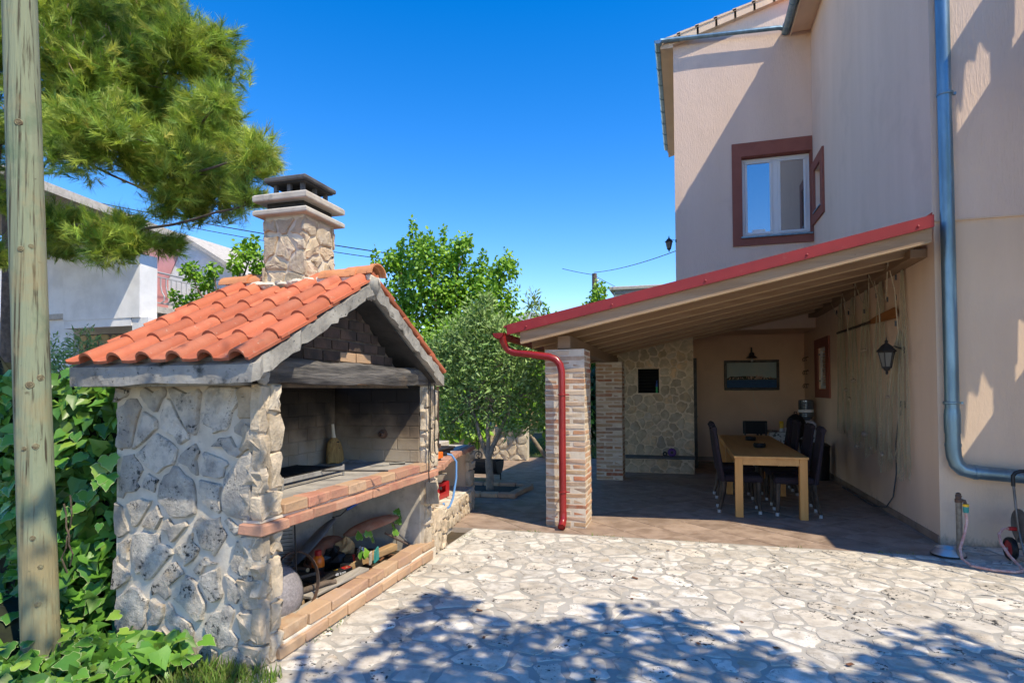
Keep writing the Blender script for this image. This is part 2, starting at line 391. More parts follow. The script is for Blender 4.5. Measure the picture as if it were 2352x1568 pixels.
mat('black_plastic', (.012, .012, .013), rough=.4)
mat('black_iron', (.02, .02, .021), (.035, .03, .028), 12, rough=.6, bump=.3, bs=40)
mat('rust_iron', (.07, .055, .05), (.12, .065, .04), 10, rough=.75, bump=.4, bs=40)
mat('steel', (.55, .54, .52), rough=.42, metal=.75)
mat('dull_steel', (.22, .22, .22), (.12, .115, .11), 6, rough=.5, metal=.7, bump=.3, bs=40)
mat('white_plastic', (.72, .71, .72), rough=.35, spec=.5)
mat('cream_plastic', (.62, .55, .42), rough=.4, spec=.5)
mat('red_plastic', (.38, .015, .017), rough=.35, spec=.5)
mat('orange_plastic', (.75, .16, .012), rough=.3, spec=.5)
mat('yellow_plastic', (.75, .45, .03), rough=.35)
mat('teal_plastic', (.03, .26, .24), rough=.35)
mat('blue_plastic', (.02, .08, .32), rough=.4)
mat('blue_cable', (.12, .26, .50), rough=.4)
mat('hose', (.50, .24, .20), (.58, .40, .36), 30, rough=.3, spec=.5)
mat('purple', (.10, .03, .20), rough=.5)
mat('paper', (.44, .30, .15), (.34, .22, .10), 10, rough=.9, bump=.5, bs=14)
mat('white_paper', (.85, .85, .85), rough=.8)
mat('bar_grey', (.30, .29, .27), (.20, .19, .18), 12, rough=.7, bump=.3, bs=60)
mat('ash', (.42, .41, .40), (.25, .24, .235), 12, rough=.95, bump=1, bs=40, bd=.02)
mat('straw', (.42, .26, .09), (.26, .15, .05), 12, rough=.8, st=(6, 6, .5), bump=.8, bs=30, bst=(6, 6, .4))
mat('plank_grey', (.40, .36, .31), (.28, .25, .21), 5, rough=.9, st=(5, .4, 5), bump=.4, bs=20, bst=(6, .4, 6))
mat('plank_tan', (.42, .27, .13), (.32, .20, .10), 5, rough=.85, st=(5, .4, 5), bump=.3, bs=20)
mat('bark', (.16, .12, .09), (.09, .07, .055), 12, rough=.95, bump=1, bs=25, bd=.02)
mat('olive_bark', (.32, .265, .20), (.20, .165, .125), 10, rough=.95, bump=.8, bs=25, bd=.015)
mat('cut_wood', (.52, .36, .19), (.42, .27, .13), 12, rough=.9)
mat('pole_wood', (.24, .27, .175), (.06, .05, .03), 5, lo=.53, hi=.64, rough=.85, bump=.9, bs=6, bd=.012, st=(9, 9, .14), bst=(9, 9, .2), spots=[((.30, .25, .135), 1.9, .50, .66), ((.13, .185, .115), 2.7, .54, .70), ((.12, .11, .065), 9, .66, .74)])
mat('rope', (.55, .48, .34), (.42, .36, .25), 40, rough=.95)
mat('net', (.50, .45, .30), rough=.95)
mat('shell', (.55, .46, .36), (.40, .30, .22), 30, rough=.6)
mat('oar_wood', (.34, .14, .04), (.24, .09, .025), 5, rough=.5, st=(5, .4, 5))
mat('cloth_print', (.55, .53, .50), (.10, .11, .10), 16, lo=.52, hi=.56, rough=.9)
mat('leather_black', (.006, .006, .007), rough=.7)
def glassy(name, c, rough=.02, mixf=.4):
    m = bpy.data.materials.new(name); m.use_nodes = True; t = m.node_tree; N = t.nodes
    p = N['Principled BSDF']; p.inputs['Base Color'].default_value = (*c, 1); p.inputs['Roughness'].default_value = .25
    g = N.new('ShaderNodeBsdfGlossy'); g.inputs['Roughness'].default_value = rough; g.inputs[0].default_value = (.95, .97, 1, 1)
    x = N.new('ShaderNodeMixShader'); x.inputs[0].default_value = mixf
    lk(t, p.outputs[0], x.inputs[1]); lk(t, g.outputs[0], x.inputs[2]); lk(t, x.outputs[0], N['Material Output'].inputs[0])
    MATS[name] = m
glassy('window_glass', (.045, .05, .05), .01, .36)
glassy('lamp_glass', (.35, .36, .36), .1, .15)
glassy('water_bottle', (.05, .09, .12), .08, .2)
mat('lantern_glass', (.16, .155, .135), rough=.3)
mat('leaf_ivy', (.06, .16, .02), rough=.32, spec=.5, trans=.2, rnd=.25, rc=[(.055, .15, .018), (.09, .21, .02), (.035, .11, .02), (.15, .27, .03)])
mat('leaf_ivy_bulk', (.05, .13, .02), rough=.4, spec=.5, trans=.2, rnd=.25, isl=True, rc=[(.08, .22, .028), (.14, .31, .035), (.05, .15, .022), (.22, .36, .05)])
mat('leaf_broad', (.08, .2, .02), rough=.45, spec=.45, trans=.35, rnd=.2, isl=True, rc=[(.20, .41, .03), (.31, .52, .045), (.12, .30, .025)])
mat('leaf_lime', (.2, .36, .03), rough=.5, trans=.4, rnd=.2, isl=True, rc=[(.18, .34, .03), (.27, .42, .05), (.13, .27, .025)])
mat('leaf_olive', (.14, .18, .08), rough=.5, spec=.45, trans=.2, rnd=.25, isl=True, rc=[(.20, .35, .07), (.33, .45, .16), (.13, .26, .05)])
mat('leaf_dark', (.03, .075, .018), rough=.4, spec=.5, trans=.2, rnd=.3, isl=True, rc=[(.025, .065, .015), (.05, .115, .02)])
mat('needles', (.16, .2, .03), rough=.5, trans=.3, rnd=.25, attr='tint', rc=[(.13, .26, .045), (.28, .42, .055), (.48, .56, .08), (.20, .34, .055), (.58, .57, .11)])
mat('needle_shoot', (.36, .27, .14), rough=.7)
mat('grass', (.12, .22, .03), rough=.6, trans=.3, rnd=.25, isl=True, rc=[(.10, .20, .025), (.17, .28, .04), (.22, .24, .08)])
mat('rail_grey', (.38, .38, .38), rough=.5)
mat('dry_leaf', (.20, .09, .045), (.13, .06, .03), 20, rough=.8)

def firebrick(name, cols, z0, z1):
    """brick stained by soot that thickens upward, with a ragged limit"""
    m = mat(name, cols[0], None, rough=.9, bump=.6, bs=40, bd=.008)
    t = m.node_tree; N = t.nodes; p = N['Principled BSDF']
    tc = N.new('ShaderNodeTexCoord'); sp = N.new('ShaderNodeSeparateXYZ'); lk(t, tc.outputs['Object'], sp.inputs[0])
    n = N.new('ShaderNodeTexNoise'); n.inputs['Scale'].default_value = 4; n.inputs['Detail'].default_value = 6; lk(t, tc.outputs['Object'], n.inputs['Vector'])
    a = N.new('ShaderNodeMath'); a.operation = 'MULTIPLY_ADD'; a.inputs[1].default_value = .5; lk(t, n.outputs['Fac'], a.inputs[0]); lk(t, sp.outputs['Z'], a.inputs[2])
    r = N.new('ShaderNodeMapRange'); r.inputs[1].default_value = z0; r.inputs[2].default_value = z1; lk(t, a.outputs[0], r.inputs[0])
    cr = N.new('ShaderNodeValToRGB'); e = cr.color_ramp.elements
    while len(e) < len(cols): e.new(.5)
    for i, q in enumerate(cols): e[i].position = i/(len(cols)-1); e[i].color = (*q, 1)
    lk(t, r.outputs[0], cr.inputs[0]); lk(t, cr.outputs[0], p.inputs['Base Color'])
firebrick('fire_brick', [(.36, .31, .25), (.30, .24, .17), (.17, .125, .085), (.05, .04, .032), (.022, .019, .017)], 1.18, 1.76)

# ---------------------------------------------------------------- ground, paving, tile floor
g = B(); g.add([(-300, -120, -.06), (300, -120, -.06), (300, 900, -.06), (-300, 900, -.06)], [(0, 1, 2, 3)])
obj('ground', g, 'soil', label='brown earth of the garden reaching to the horizon', cat='ground', kind='structure')
g = B().box(-2.36, 6.5, -4, 6.5, -.2, 0.0).box(2.435, 6.5, 6.5005, 6.995, -.2, 0.0)
paving = obj('stone_paving', g, 'mortar', label='courtyard paving of pale irregular limestone slabs set in grey mortar', cat='paving', kind='structure')
pts = sites(-2.34, 4.9, .9, 6.46, .215, .175, .48)
bound = [(-2.34, .9), (4.9, .9), (4.9, 6.46), (-2.34, 6.46)]
cells = voronoi(pts, bound, .030, .165)
cells += voronoi(sites(2.45, 4.9, 6.47, 6.98, .25, .24, .4), [(2.45, 6.475), (4.9, 6.475), (4.9, 6.975), (2.45, 6.975)], .036, .1)
scored = []
for c in cells:
    cx = sum(p[0] for p in c)/len(c); cy = sum(p[1] for p in c)/len(c)
    d = -math.sin(yaw)*cx+math.cos(yaw)*cy; l = math.cos(yaw)*cx+math.sin(yaw)*cy
    vis = d > 1.8 and abs(l/d) < .87 and 1.57/d < .51
    scored.append(((abs(area(c))/d**3 if vis else 0), c))
scored.sort(key=lambda q: -q[0])
bulk = B()
for i, (s, c) in enumerate(scored):
    th = random.uniform(.003, .007)
    b = stone_b(rough_poly(c, 1, .009, .13), th, (0, 0, 0), (1, 0, 0), (0, 1, 0), (0, 0, 1), dome=.1, flat=.82, jit=.10)
    if i < 300 and s > 0: obj('stone', b, 'pave_stone', paving, True, 50)
    else: bulk.add(b.v, b.f)
obj('stones', bulk, 'pave_stone', paving, True, 50, kind='stuff')

g = B().box(-4.6, 2.43, 6.502, 13.75, -.2, -.004)
tiles = obj('tile_floor', g, 'grout', label='brown square floor tiles laid diagonally under the pergola', cat='floor', kind='structure')
T = .455; ca = math.cos(PI/4)
nt_ = 0
for i in range(-30, 30):
    for j in range(-30, 30):
        cx = -1 + (i-j)*T*ca; cy = 10 + (i+j)*T*ca
        poly = [(cx-T*ca+.007, cy), (cx, cy-T*ca+.007), (cx+T*ca-.007, cy), (cx, cy+T*ca-.007)]
        for n, dd in (((-1, 0), 4.4), ((1, 0), 2.4), ((0, -1), -6.51), ((0, 1), 13.7)): poly = clip(poly, n, dd) if len(poly) > 2 else []
        if len(poly) < 3 or area(poly) < .004: continue
        if (cx < -2.95 and cy < 8.0) or (cx > 2.6) or (cy > 12.0 and -1.6 < cx < .0): continue
        z = random.uniform(-.0015, .0005)
        b = B().prism([(x, y, z) for x, y in poly], (0, 0, -.03)); obj('tile', b, 'floor_tile', tiles); nt_ += 1
print('tiles', nt_, 'paving cells', len(cells))
g = B().box(-7, -.2, 13.752, 40, -.2, .0)
obj('lawn', g, 'lawn_soil', label='green lawn beyond the tiled terrace', cat='lawn', kind='structure')
def blades(name, x0, x1, y0, y1, n, h, z=0, parent=None, m='grass', **k):
    p = np.stack([np.random.uniform(x0, x1, n), np.random.uniform(y0, y1, n), np.full(n, z)], 1)
    d = np.random.normal(scale=.35, size=(n, 3)); d[:, 2] = 1
    V, F = scatter([(-.06, 0, 0), (.06, 0, 0), (.03, .6, .04), (0, 1, .12)], [(0, 1, 2), (0, 2, 3)], p, frames(d), h*np.random.uniform(.5, 1.3, n))
    return npmesh(name, V, F, m, parent, **k)
blades('lawn_grass', -4.6, -.3, 13.8, 20, 14000, .07, label='short sunlit lawn grass beyond the terrace', cat='grass', kind='stuff')

# ---------------------------------------------------------------- the house
HX, HY, FY = 2.43, 6.99, 12.73
house = thing('house', 'two-storey house with pinkish stucco walls, zinc gutters and red-brown window surrounds', 'house', (2.43, 6.99, 0))
def wall_grid(b, rect, holes, P, depth):
    """wall slab in a plane with rectangular holes; P maps (u, v, d) to 3D, d = depth behind the face"""
    us = sorted({rect[0], rect[1], *[h[0] for h in holes], *[h[1] for h in holes]}); vs = sorted({rect[2], rect[3], *[h[2] for h in holes], *[h[3] for h in holes]})
    for i in range(len(us)-1):
        for j in range(len(vs)-1):
            um, vm = (us[i]+us[i+1])/2, (vs[j]+vs[j+1])/2
            if any(h[0] < um < h[1] and h[2] < vm < h[3] for h in holes): continue
            b.add([P(us[i], vs[j], 0), P(us[i+1], vs[j], 0), P(us[i+1], vs[j+1], 0), P(us[i], vs[j+1], 0)], [(0, 1, 2, 3)])
    for h in holes:
        a = [(h[0], h[2]), (h[1], h[2]), (h[1], h[3]), (h[0], h[3])]
        for k in range(4):
            p, q = a[k], a[(k+1) % 4]
            b.add([P(*p, 0), P(*q, 0), P(*q, depth), P(*p, depth)], [(0, 1, 2, 3)])
        b.add([P(*a[0], depth), P(*a[1], depth), P(*a[2], depth), P(*a[3], depth)], [(0, 1, 2, 3)])
ZL = 3.25
# courtyard front (faces -Y), below and above the ledge
obj('front_wall', B().box(HX+.002, 9, HY+.006, HY+.35, -.1, ZL), 'stucco_low', house)
obj('upper_front_wall', B().box(HX-.012, 9, HY-.012, HY+.35, ZL+.012, 8.55), 'stucco', house)
obj('ledge', B().box(HX+.01, 9, HY-.018, HY+.3, ZL-.006, ZL+.011, .004), 'stucco_low', house)
# long wall facing -X, with the shuttered window below and the small window above
b = B(); PXm = lambda u, v, d: (HX+d, u, v)
wall_grid(b, (HY+.006, 14.2, -.1, ZL), [(11.85, 12.55, 1.56, 2.34)], PXm, .14)
obj('long_wall', b, 'stucco_low', house)
b = B(); PXu = lambda u, v, d: (HX-.012+d, u, v)
wall_grid(b, (HY-.012, 13.2, ZL+.012, 8.6), [(11.95, 12.5, 4.92, 5.72)], PXu, .16)
obj('upper_long_wall', b, 'stucco', house)
obj('skirting', B().box(HX-.012, HX+.001, HY+.02, 14, 0.001, .085, .002), 'floor_tile', house)
# recessed upper facade (faces -Y)
b = B(); PYu = lambda u, v, d: (u, FY+d, v)
wall_grid(b, (-.17, HX-.012, 2.75, 9.6), [(1.115, 2.39, 4.565, 6.205)], PYu, .2)
b.v = [(x, y, min(z, 8.74+(x+.17)*.27) if z > 9 else z) for x, y, z in b.v]
obj('recessed_wall', b, 'stucco', house)
obj('side_wall', B().box(-.169, .15, FY+.002, 18.5, 2.75, 8.74), 'stucco', house)
obj('alcove_ceiling', B().box(-.16, HX, FY+.01, 14.2, 2.751, 2.95), 'alcove_paint', house)
obj('alcove_wall', B().box(.14, HX, 14.0, 14.2, -.1, 2.76), 'alcove_paint', house)
obj('alcove_skirting', B().box(.2, HX-.02, 13.985, 13.999, 0.002, .08), 'floor_tile', house)
# window surrounds
def surround(b, o, i, P, t):
    (a0, a1, c0, c1), (b0, b1, d0, d1) = o, i
    for r in ((a0, a1, d1, c1), (a0, a1, c0, d0), (a0, b0, d0, d1), (b1, a1, d0, d1)):
        q = [P(r[0], r[2], -.0), P(r[1], r[2], 0), P(r[1], r[3], 0), P(r[0], r[3], 0)]
        v = Vector(P(0, 0, -t))-Vector(P(0, 0, 0)); b.prism(q, v)
w1 = obj('window', (lambda b: (surround(b, (.94, 2.412, 4.42, 6.48), (1.115, 2.39, 4.565, 6.205), PYu, .035), b)[1])(B()), 'trim_paint', house, label='large twin-pane window with wide red-brown surround')
rvb = B()
for rx0, rx1, rz0, rz1 in ((1.116, 1.128, 4.566, 6.204), (2.377, 2.389, 4.566, 6.204), (1.128, 2.377, 6.19, 6.204)): rvb.box(rx0, rx1, FY-.001, FY+.17, rz0, rz1)
obj('reveal', rvb, 'trim_paint', w1)
fr = B()
x0, x1, z0, z1 = 1.13, 2.376, 4.60, 6.188; yy = FY+.10; t = .055
for r in ((x0, x1, z1-t, z1), (x0, x1, z0, z0+t), (x0, x0+t, z0+t, z1-t), (x1-t, x1, z0+t, z1-t), ((x0+x1)/2-.05, (x0+x1)/2+.05, z0+t, z1-t)):
    fr.box(r[0], r[1], yy, yy+.06, r[2], r[3], .006)
for a, c in ((x0+t, (x0+x1)/2-.05), ((x0+x1)/2+.05, x1-t)):
    for r in ((a, c, z1-t-.05, z1-t), (a, c, z0+t, z0+t+.05), (a, a+.05, z0+t+.05, z1-t-.05), (c-.05, c, z0+t+.05, z1-t-.05)):
        fr.box(r[0]+.001, r[1]-.001, yy-.014, yy+.04, r[2]+.001, r[3]-.001, .008)
obj('frame', fr, 'white_frame', w1)
for a, c in ((x0+t+.045, (x0+x1)/2-.095), ((x0+x1)/2+.095, x1-t-.045)):
    obj('pane', B().box(a, c, yy+.008, yy+.014, z0+t+.045, z1-t-.045), 'window_glass', w1)
obj('sill', B().box(1.10, 2.40, FY-.07, FY+.1, 4.565, 4.60, .006), 'zinc', w1)
obj('sticker', B().box(1.32, 1.56, yy+.004, yy+.0075, 4.70, 4.76), 'white_paper', w1)
w2 = obj('window', (lambda b: (surround(b, (11.74, 12.7, 4.72, 5.9), (11.95, 12.5, 4.92, 5.72), PXu, .035), b)[1])(B()), 'trim_paint', house, label='small upstairs window with red-brown surround on the long wall')
fr = B()
for r in ((11.96, 12.49, 5.65, 5.71), (11.96, 12.49, 4.93, 4.99), (11.96, 12.02, 4.99, 5.65), (12.43, 12.49, 4.99, 5.65)):
    fr.box(HX+.06, HX+.11, r[0], r[1], r[2], r[3], .006)
obj('frame', fr, 'white_frame', w2); obj('pane', B().box(HX+.08, HX+.085, 12.02, 12.43, 4.99, 5.65), 'window_glass', w2)
obj('sill', B().box(HX-.07, HX+.06, 11.93, 12.52, 4.895, 4.918, .004), 'zinc', w2)
w3 = obj('window', (lambda b: (surround(b, (11.6, 12.8, 1.4, 2.5), (11.85, 12.55, 1.56, 2.34), PXm, .03), b)[1])(B()), 'trim_paint', house, label='shuttered window with red-brown surround under the pergola')
fr = B()
for r in ((11.87, 12.53, 2.27, 2.33), (11.87, 12.53, 1.57, 1.63), (11.87, 11.93, 1.63, 2.27), (12.47, 12.53, 1.63, 2.27)): fr.box(HX+.02, HX+.06, r[0], r[1], r[2], r[3], .004)
sh = obj('shutter', fr, 'white_frame', w3)
for k in range(13):
    zz = 1.66+k*.047; obj('slat', B().obox((HX+.04, 12.2, zz), (.042, .536, .008), Matrix.Rotation(math.radians(-35), 3, 'Y')), 'white_frame', w3)
for zz in (1.7, 2.2): obj('hinge', B().box(HX-.01, HX+.02, 12.5, 12.6, zz, zz+.03, .003), 'dull_steel', w3)
# eaves, roof edges and gutters
obj('soffit', B().box(2.07, HX+.4, HY-.6, FY-.05, 8.55, 8.62, .004), 'stucco_low', house)
obj('eave_board', B().box(2.05, 2.069, HY-.6, FY-.05, 8.5, 8.66, .003), 'stucco_low', house)
obj('roof_edge', B().box(2.02, 9, HY-.6, FY+6, 8.68, 8.80, .01), 'terracotta', house)
vg = B()   # stepped verge of the recessed facade
for k in range(8):
    xa = -.42+k*.36; vg.prism([(xa, FY-.11, 8.66+(xa+.17)*.27), (xa+.40, FY-.11, 8.66+(xa+.57)*.27), (xa+.40, FY-.11, 8.80+(xa+.57)*.27), (xa, FY-.11, 8.815+(xa+.17)*.27)], (0, 6, 0))
    vg.prism([(xa-.03, FY-.125, 8.81+(xa+.14)*.27), (xa+.40, FY-.125, 8.805+(xa+.57)*.27), (xa+.40, FY-.125, 8.84+(xa+.57)*.27), (xa-.03, FY-.125, 8.86+(xa+.14)*.27)], (0, 6, 0))
obj('verge', vg, 'stucco_low', house)
def half_gutter(pts, r, n=10):
    b = B(); P = [Vector(p) for p in pts]; d = (P[1]-P[0]).normalized(); s = Vector((0, 0, 1)).cross(d).normalized(); u = Vector((0, 0, 1))
    v = []; k = n+1
    for p in P:
        for rr in (r, r-.006):
            for i in range(k):
                a = PI+PI*i/n; v.append(p+s*math.cos(a)*rr+u*math.sin(a)*rr)
    o = 2*k; f = []
    for i in range(n):
        f += [(i, i+1, o+i+1, o+i), (k+i, o+k+i, o+k+i+1, k+i+1), (i, k+i, k+i+1, i+1), (o+i, o+i+1, o+k+i+1, o+k+i)]
    f += [(0, o, o+k, k), (n, k+n, o+k+n, o+n)]
    f += [tuple(range(k)), tuple(o+i for i in range(n, -1, -1))]
    return b.add(v, f)
gt = obj('gutter', half_gutter([(1.97, HY-.6, 8.62), (1.97, FY-.02, 8.60)], .075), 'zinc', house, True)
for k in range(9): obj('joint_ring', B().tube([(1.97, HY-.5+k*.75, 8.60), (1.97, HY-.47+k*.75, 8.60)], .082, 14), 'zinc', gt, True)
gt = obj('gutter', half_gutter([(-.46, FY-.25, 8.72), (-.46, 18.2, 8.72)], .08), 'zinc', house, True)
for k in range(8): obj('joint_ring', B().tube([(-.46, FY+.1+k*.7, 8.71), (-.46, FY+.13+k*.7, 8.71)], .086, 14), 'zinc', gt, True)
obj('eave_soffit', B().box(-.40, -.17, FY-.1, 18.4, 8.60, 8.68), 'stucco_low', house)
obj('link_pipe', B().tube([(-.42, FY-.2, 8.72), (-.3, FY-.16, 8.74), (.6, FY-.14, 8.70), (1.85, FY-.14, 8.63), (1.95, FY-.12, 8.60)], .045, 10), 'zinc', house, True)
dp = obj('downpipe', B().tube([(2.51, 6.91, 8.5), (2.515, 6.905, 5.4), (2.525, 6.905, 1.35), (2.525, 6.905, .98), (2.53, 6.905, .90), (2.55, 6.9, .82), (2.60, 6.895, .765), (2.68, 6.89, .745), (3.4, 6.88, .69), (5.5, 6.87, .6)], [.062]*3+[.066]*6+[.062], 16), 'zinc', house, True)
for zz in (4.5, 1.42): obj('pipe_clip', B().lathe([(.068, -.014), (.074, -.008), (.074, .008), (.068, .014)], 16, (2.522, 6.905, zz)).box(2.58, 2.62, 6.9, 6.93, zz-.012, zz+.012), 'zinc', dp, True)
for (p, q) in (((2.525, 6.905, .99), (2.525, 6.905, 1.02)), ((2.69, 6.889, .744), (2.72, 6.888, .742))): obj('pipe_joint', B().tube([p, q], .071, 16), 'zinc', dp, True)
obj('pipe_flap', B().lathe([(.070, 0), (.072, .1), (.072, .18), (.066, .24)], 16, (2.525, 6.905, 1.12)), 'zinc', dp, True)
# unseen side wing right of the view, slotted to shape the wall's sun patches
wing = B()
WX0, WX1 = 3.6, 3.68
for (y0, y1, z0, z1) in ((5.4, 6.98, -.1, 2.45), (5.4, 6.42, 2.45, 3.62), (6.62, 6.68, 2.45, 3.12), (6.80, 6.98, 2.45, 3.12), (6.42, 6.98, 3.12, 3.62),
                         (5.9, 6.98, 3.62, 5.68), (5.9, 6.42, 5.68, 6.6), (6.62, 6.68, 5.68, 6.36), (6.80, 6.98, 5.68, 6.36), (6.42, 6.98, 6.36, 6.6)):
    wing.box(WX0, WX1, y0, y1, z0, z1)
obj('shadow_wing', wing, 'stucco', house)
for z1 in (3.12, 6.36):   # pointed fringe added in the wing openings to make the sun patches jagged
    for (ya, yb) in ((6.42, 6.62), (6.68, 6.80)):
        for k in range(3):
            yy_ = ya+(yb-ya)*(k+.5)/3; h = (.50, .22, .36)[k]*random.uniform(.8, 1.1)
            obj('shadow_fringe', B().prism([(WX0+.02, yy_-(yb-ya)/5.5, z1), (WX0+.02, yy_+(yb-ya)/5.5, z1), (WX0+.02, yy_+.012, z1-h)], (.02, 0, 0)), 'leaf_dark', house)

# wall lantern at the far corner of the house
def lantern(name, label, c, s, wall_dir):
    t = thing(name, label, 'lantern', c)
    c = Vector(c); wd = Vector(wall_dir)
    roof = B().lathe([(.155*s, .0), (.165*s, .012*s), (.10*s, .085*s), (.085*s, .11*s), (.03*s, .15*s), (.022*s, .17*s), (.035*s, .185*s), (.012*s, .21*s), (.006*s, .26*s)], 6, c+Vector((0, 0, .12*s)))
    obj('roof', roof, 'black_iron', t)
    cage = B()
    for k in range(6):
        a = 2*PI*k/6; q = Vector((math.cos(a), math.sin(a), 0))
        cage.tube([c+q*.128*s+Vector((0, 0, .12*s)), c+q*.072*s+Vector((0, 0, -.15*s))], .009*s, 5)
    cage.lathe([(.132*s, .105*s), (.138*s, .12*s)], 6, c); cage.lathe([(.082*s, -.165*s), (.078*s, -.14*s)], 6, c)
    obj('cage', cage, 'black_iron', t)
    obj('glass', B().lathe([(.068*s, -.148*s), (.122*s, .11*s)], 6, c), 'lantern_glass', t)
    obj('finial', B().lathe([(.07*s, -.15*s), (.045*s, -.2*s), (.018*s, -.22*s), (.026*s, -.245*s), (.01*s, -.28*s)], 8, c), 'black_iron', t)
    e = c+Vector((0, 0, .33*s)); far = c+wd
    obj('bracket', B().tube([c+Vector((0, 0, .20*s)), c+wd*.5+Vector((0, 0, .215*s)), far+Vector((0, 0, .16*s))], .010*s, 6).obox(far+Vector((0, 0, .15*s)), (.025, .05*s, .12*s)), 'black_iron', t)
    return t
lantern('wall_lantern', 'small black lantern on the outer corner of the stucco house', (-.30, 12.72, 4.55), .52, (.14, 0.02, 0))

# ---------------------------------------------------------------- the pergola
per = thing('pergola', 'lean-to pergola with brown rafters, board ceiling and red metal edging', 'pergola', (0, 9.4, 0))
SL = .21; fz = lambda x: 2.232+SL*(x+1.94)      # underside of the red fascia
Y0, Y1 = 6.61, 12.15
def sloped(b, x0, x1, y0, y1, dz0, dz1):
    return b.prism([(x0, y0, fz(x0)+dz0), (x1, y0, fz(x1)+dz0), (x1, y0, fz(x1)+dz1), (x0, y0, fz(x0)+dz1)], (0, y1-y0, 0))
fa = obj('fascia', sloped(B(), -1.98, 2.305, Y0, Y0+.006, 0, .108), 'red_metal', per)
obj('fascia_lip', sloped(B(), -1.98, 2.305, Y0-.001, Y0+.03, -.010, -.001), 'red_metal', fa)
for k in range(5):
    xx = -1.75+k*.98; obj('rivet', B().lathe([(.013, 0), (.012, .008), (.006, .012)], 8, (xx, Y0, fz(xx)+.03), Matrix.Rotation(PI/2, 3, 'X')), 'red_metal', fa, True)
obj('roof_sheet', sloped(B(), -2.02, 2.305, Y0+.007, Y1, .085, .104), 'red_metal', per)
obj('roof_sheet', sloped(B(), -.16, 2.425, Y1+.002, FY-.003, .085, .104).add(*(lambda q: (q.v, q.f))(sloped(B(), 2.306, 2.42, 7.0, Y1, .085, .104))), 'red_metal', per)
obj('wall_flashing', B().prism([(2.22, 6.97, fz(2.22)+.105), (2.415, 6.97, fz(2.415)+.105), (2.415, 6.97, fz(2.415)+.20)], (0, 5.6, 0)), 'red_metal', per)
bw = .145; n = int((2.30+1.93)/bw)
for k in range(n):
    xa = -1.93+k*bw; obj('board', sloped(B(), xa+.002, xa+bw-.002, Y0+.035, (FY-.004 if xa > -.16 else Y1-.01), .004, .028), 'board_wood', per)
for k in range(9):
    yy = Y0+.085+k*.665; x1_ = 2.36 if k else 2.295
    rf = obj('rafter', sloped(B(), -1.86+.03*(k == 0), x1_, yy-.045, yy+.045, -.14, .003), 'pergola_wood', per)
    obj('lit_edge', sloped(B(), -1.855+.03*(k == 0), x1_-.005, yy-.047, yy+.043, -.1465, -.1395), 'lit_edge_wood', rf)  # added pale strip that paints the bright line of light under each rafter
obj('post_beam', B().box(-1.43, -1.28, 6.83, 12.1, 2.055, 2.205, .006), 'pergola_wood', per)
obj('wall_plate', B().box(2.27, 2.428, 7.16, 12.6, 2.925, 3.02, .006), 'pergola_wood', per)
gz = 2.235
gu = obj('gutter', half_gutter([(-2.07, Y0-.05, gz), (-2.07, Y1, gz-.02)], .07), 'red_gutter', per, True)
for k in range(6): obj('gutter_hook', B().tube([(-2.0, Y0+.3+k, gz+.01), (-2.0, Y0+.3+k, gz-.04), (-2.07, Y0+.3+k, gz-.075), (-2.14, Y0+.3+k, gz-.03)], .006, 5), 'red_gutter', gu)
arc = lambda c, r, a0, a1, u, v, n=7: [tuple(Vector(c)+Vector(u)*r*math.cos(a0+(a1-a0)*i/n)+Vector(v)*r*math.sin(a0+(a1-a0)*i/n)) for i in range(n+1)]
yp = 6.70
pp = [(-2.03, Y0-.01, 2.20), (-2.03, Y0, 2.15), (-2.02, yp-.02, 2.09), (-1.99, yp, 2.045), (-1.93, yp, 2.015), (-1.70, yp, 1.985), (-1.50, yp, 1.955), (-1.42, yp, 1.92), (-1.375, yp, 1.86), (-1.358, yp, 1.78), (-1.357, yp, 1.6), (-1.357, yp, .16)]
dpp = obj('downpipe', B().tube(pp, .041, 14), 'red_gutter', per, True)
obj('outlet_shoe', B().tube([(-1.357, yp, .20), (-1.357, yp, .12), (-1.357, yp-.03, .075), (-1.357, yp-.09, .04)], .044, 14, cap=False).tube([(-1.357, yp-.088, .041), (-1.357, yp-.03, .075)], .037, 12), 'red_gutter', dpp, True)
for zz in (1.52, .42):
    obj('pipe_bracket', B().lathe([(.044, -.01), (.05, -.006), (.05, .006), (.044, .01)], 14, (-1.357, yp, zz)).tube([(-1.31, yp, zz), (-1.28, yp+.02, zz)], .008, 6).tube([(-1.357, yp+.04, zz), (-1.357, 6.84, zz)], .006, 6), 'red_gutter', dpp, True)

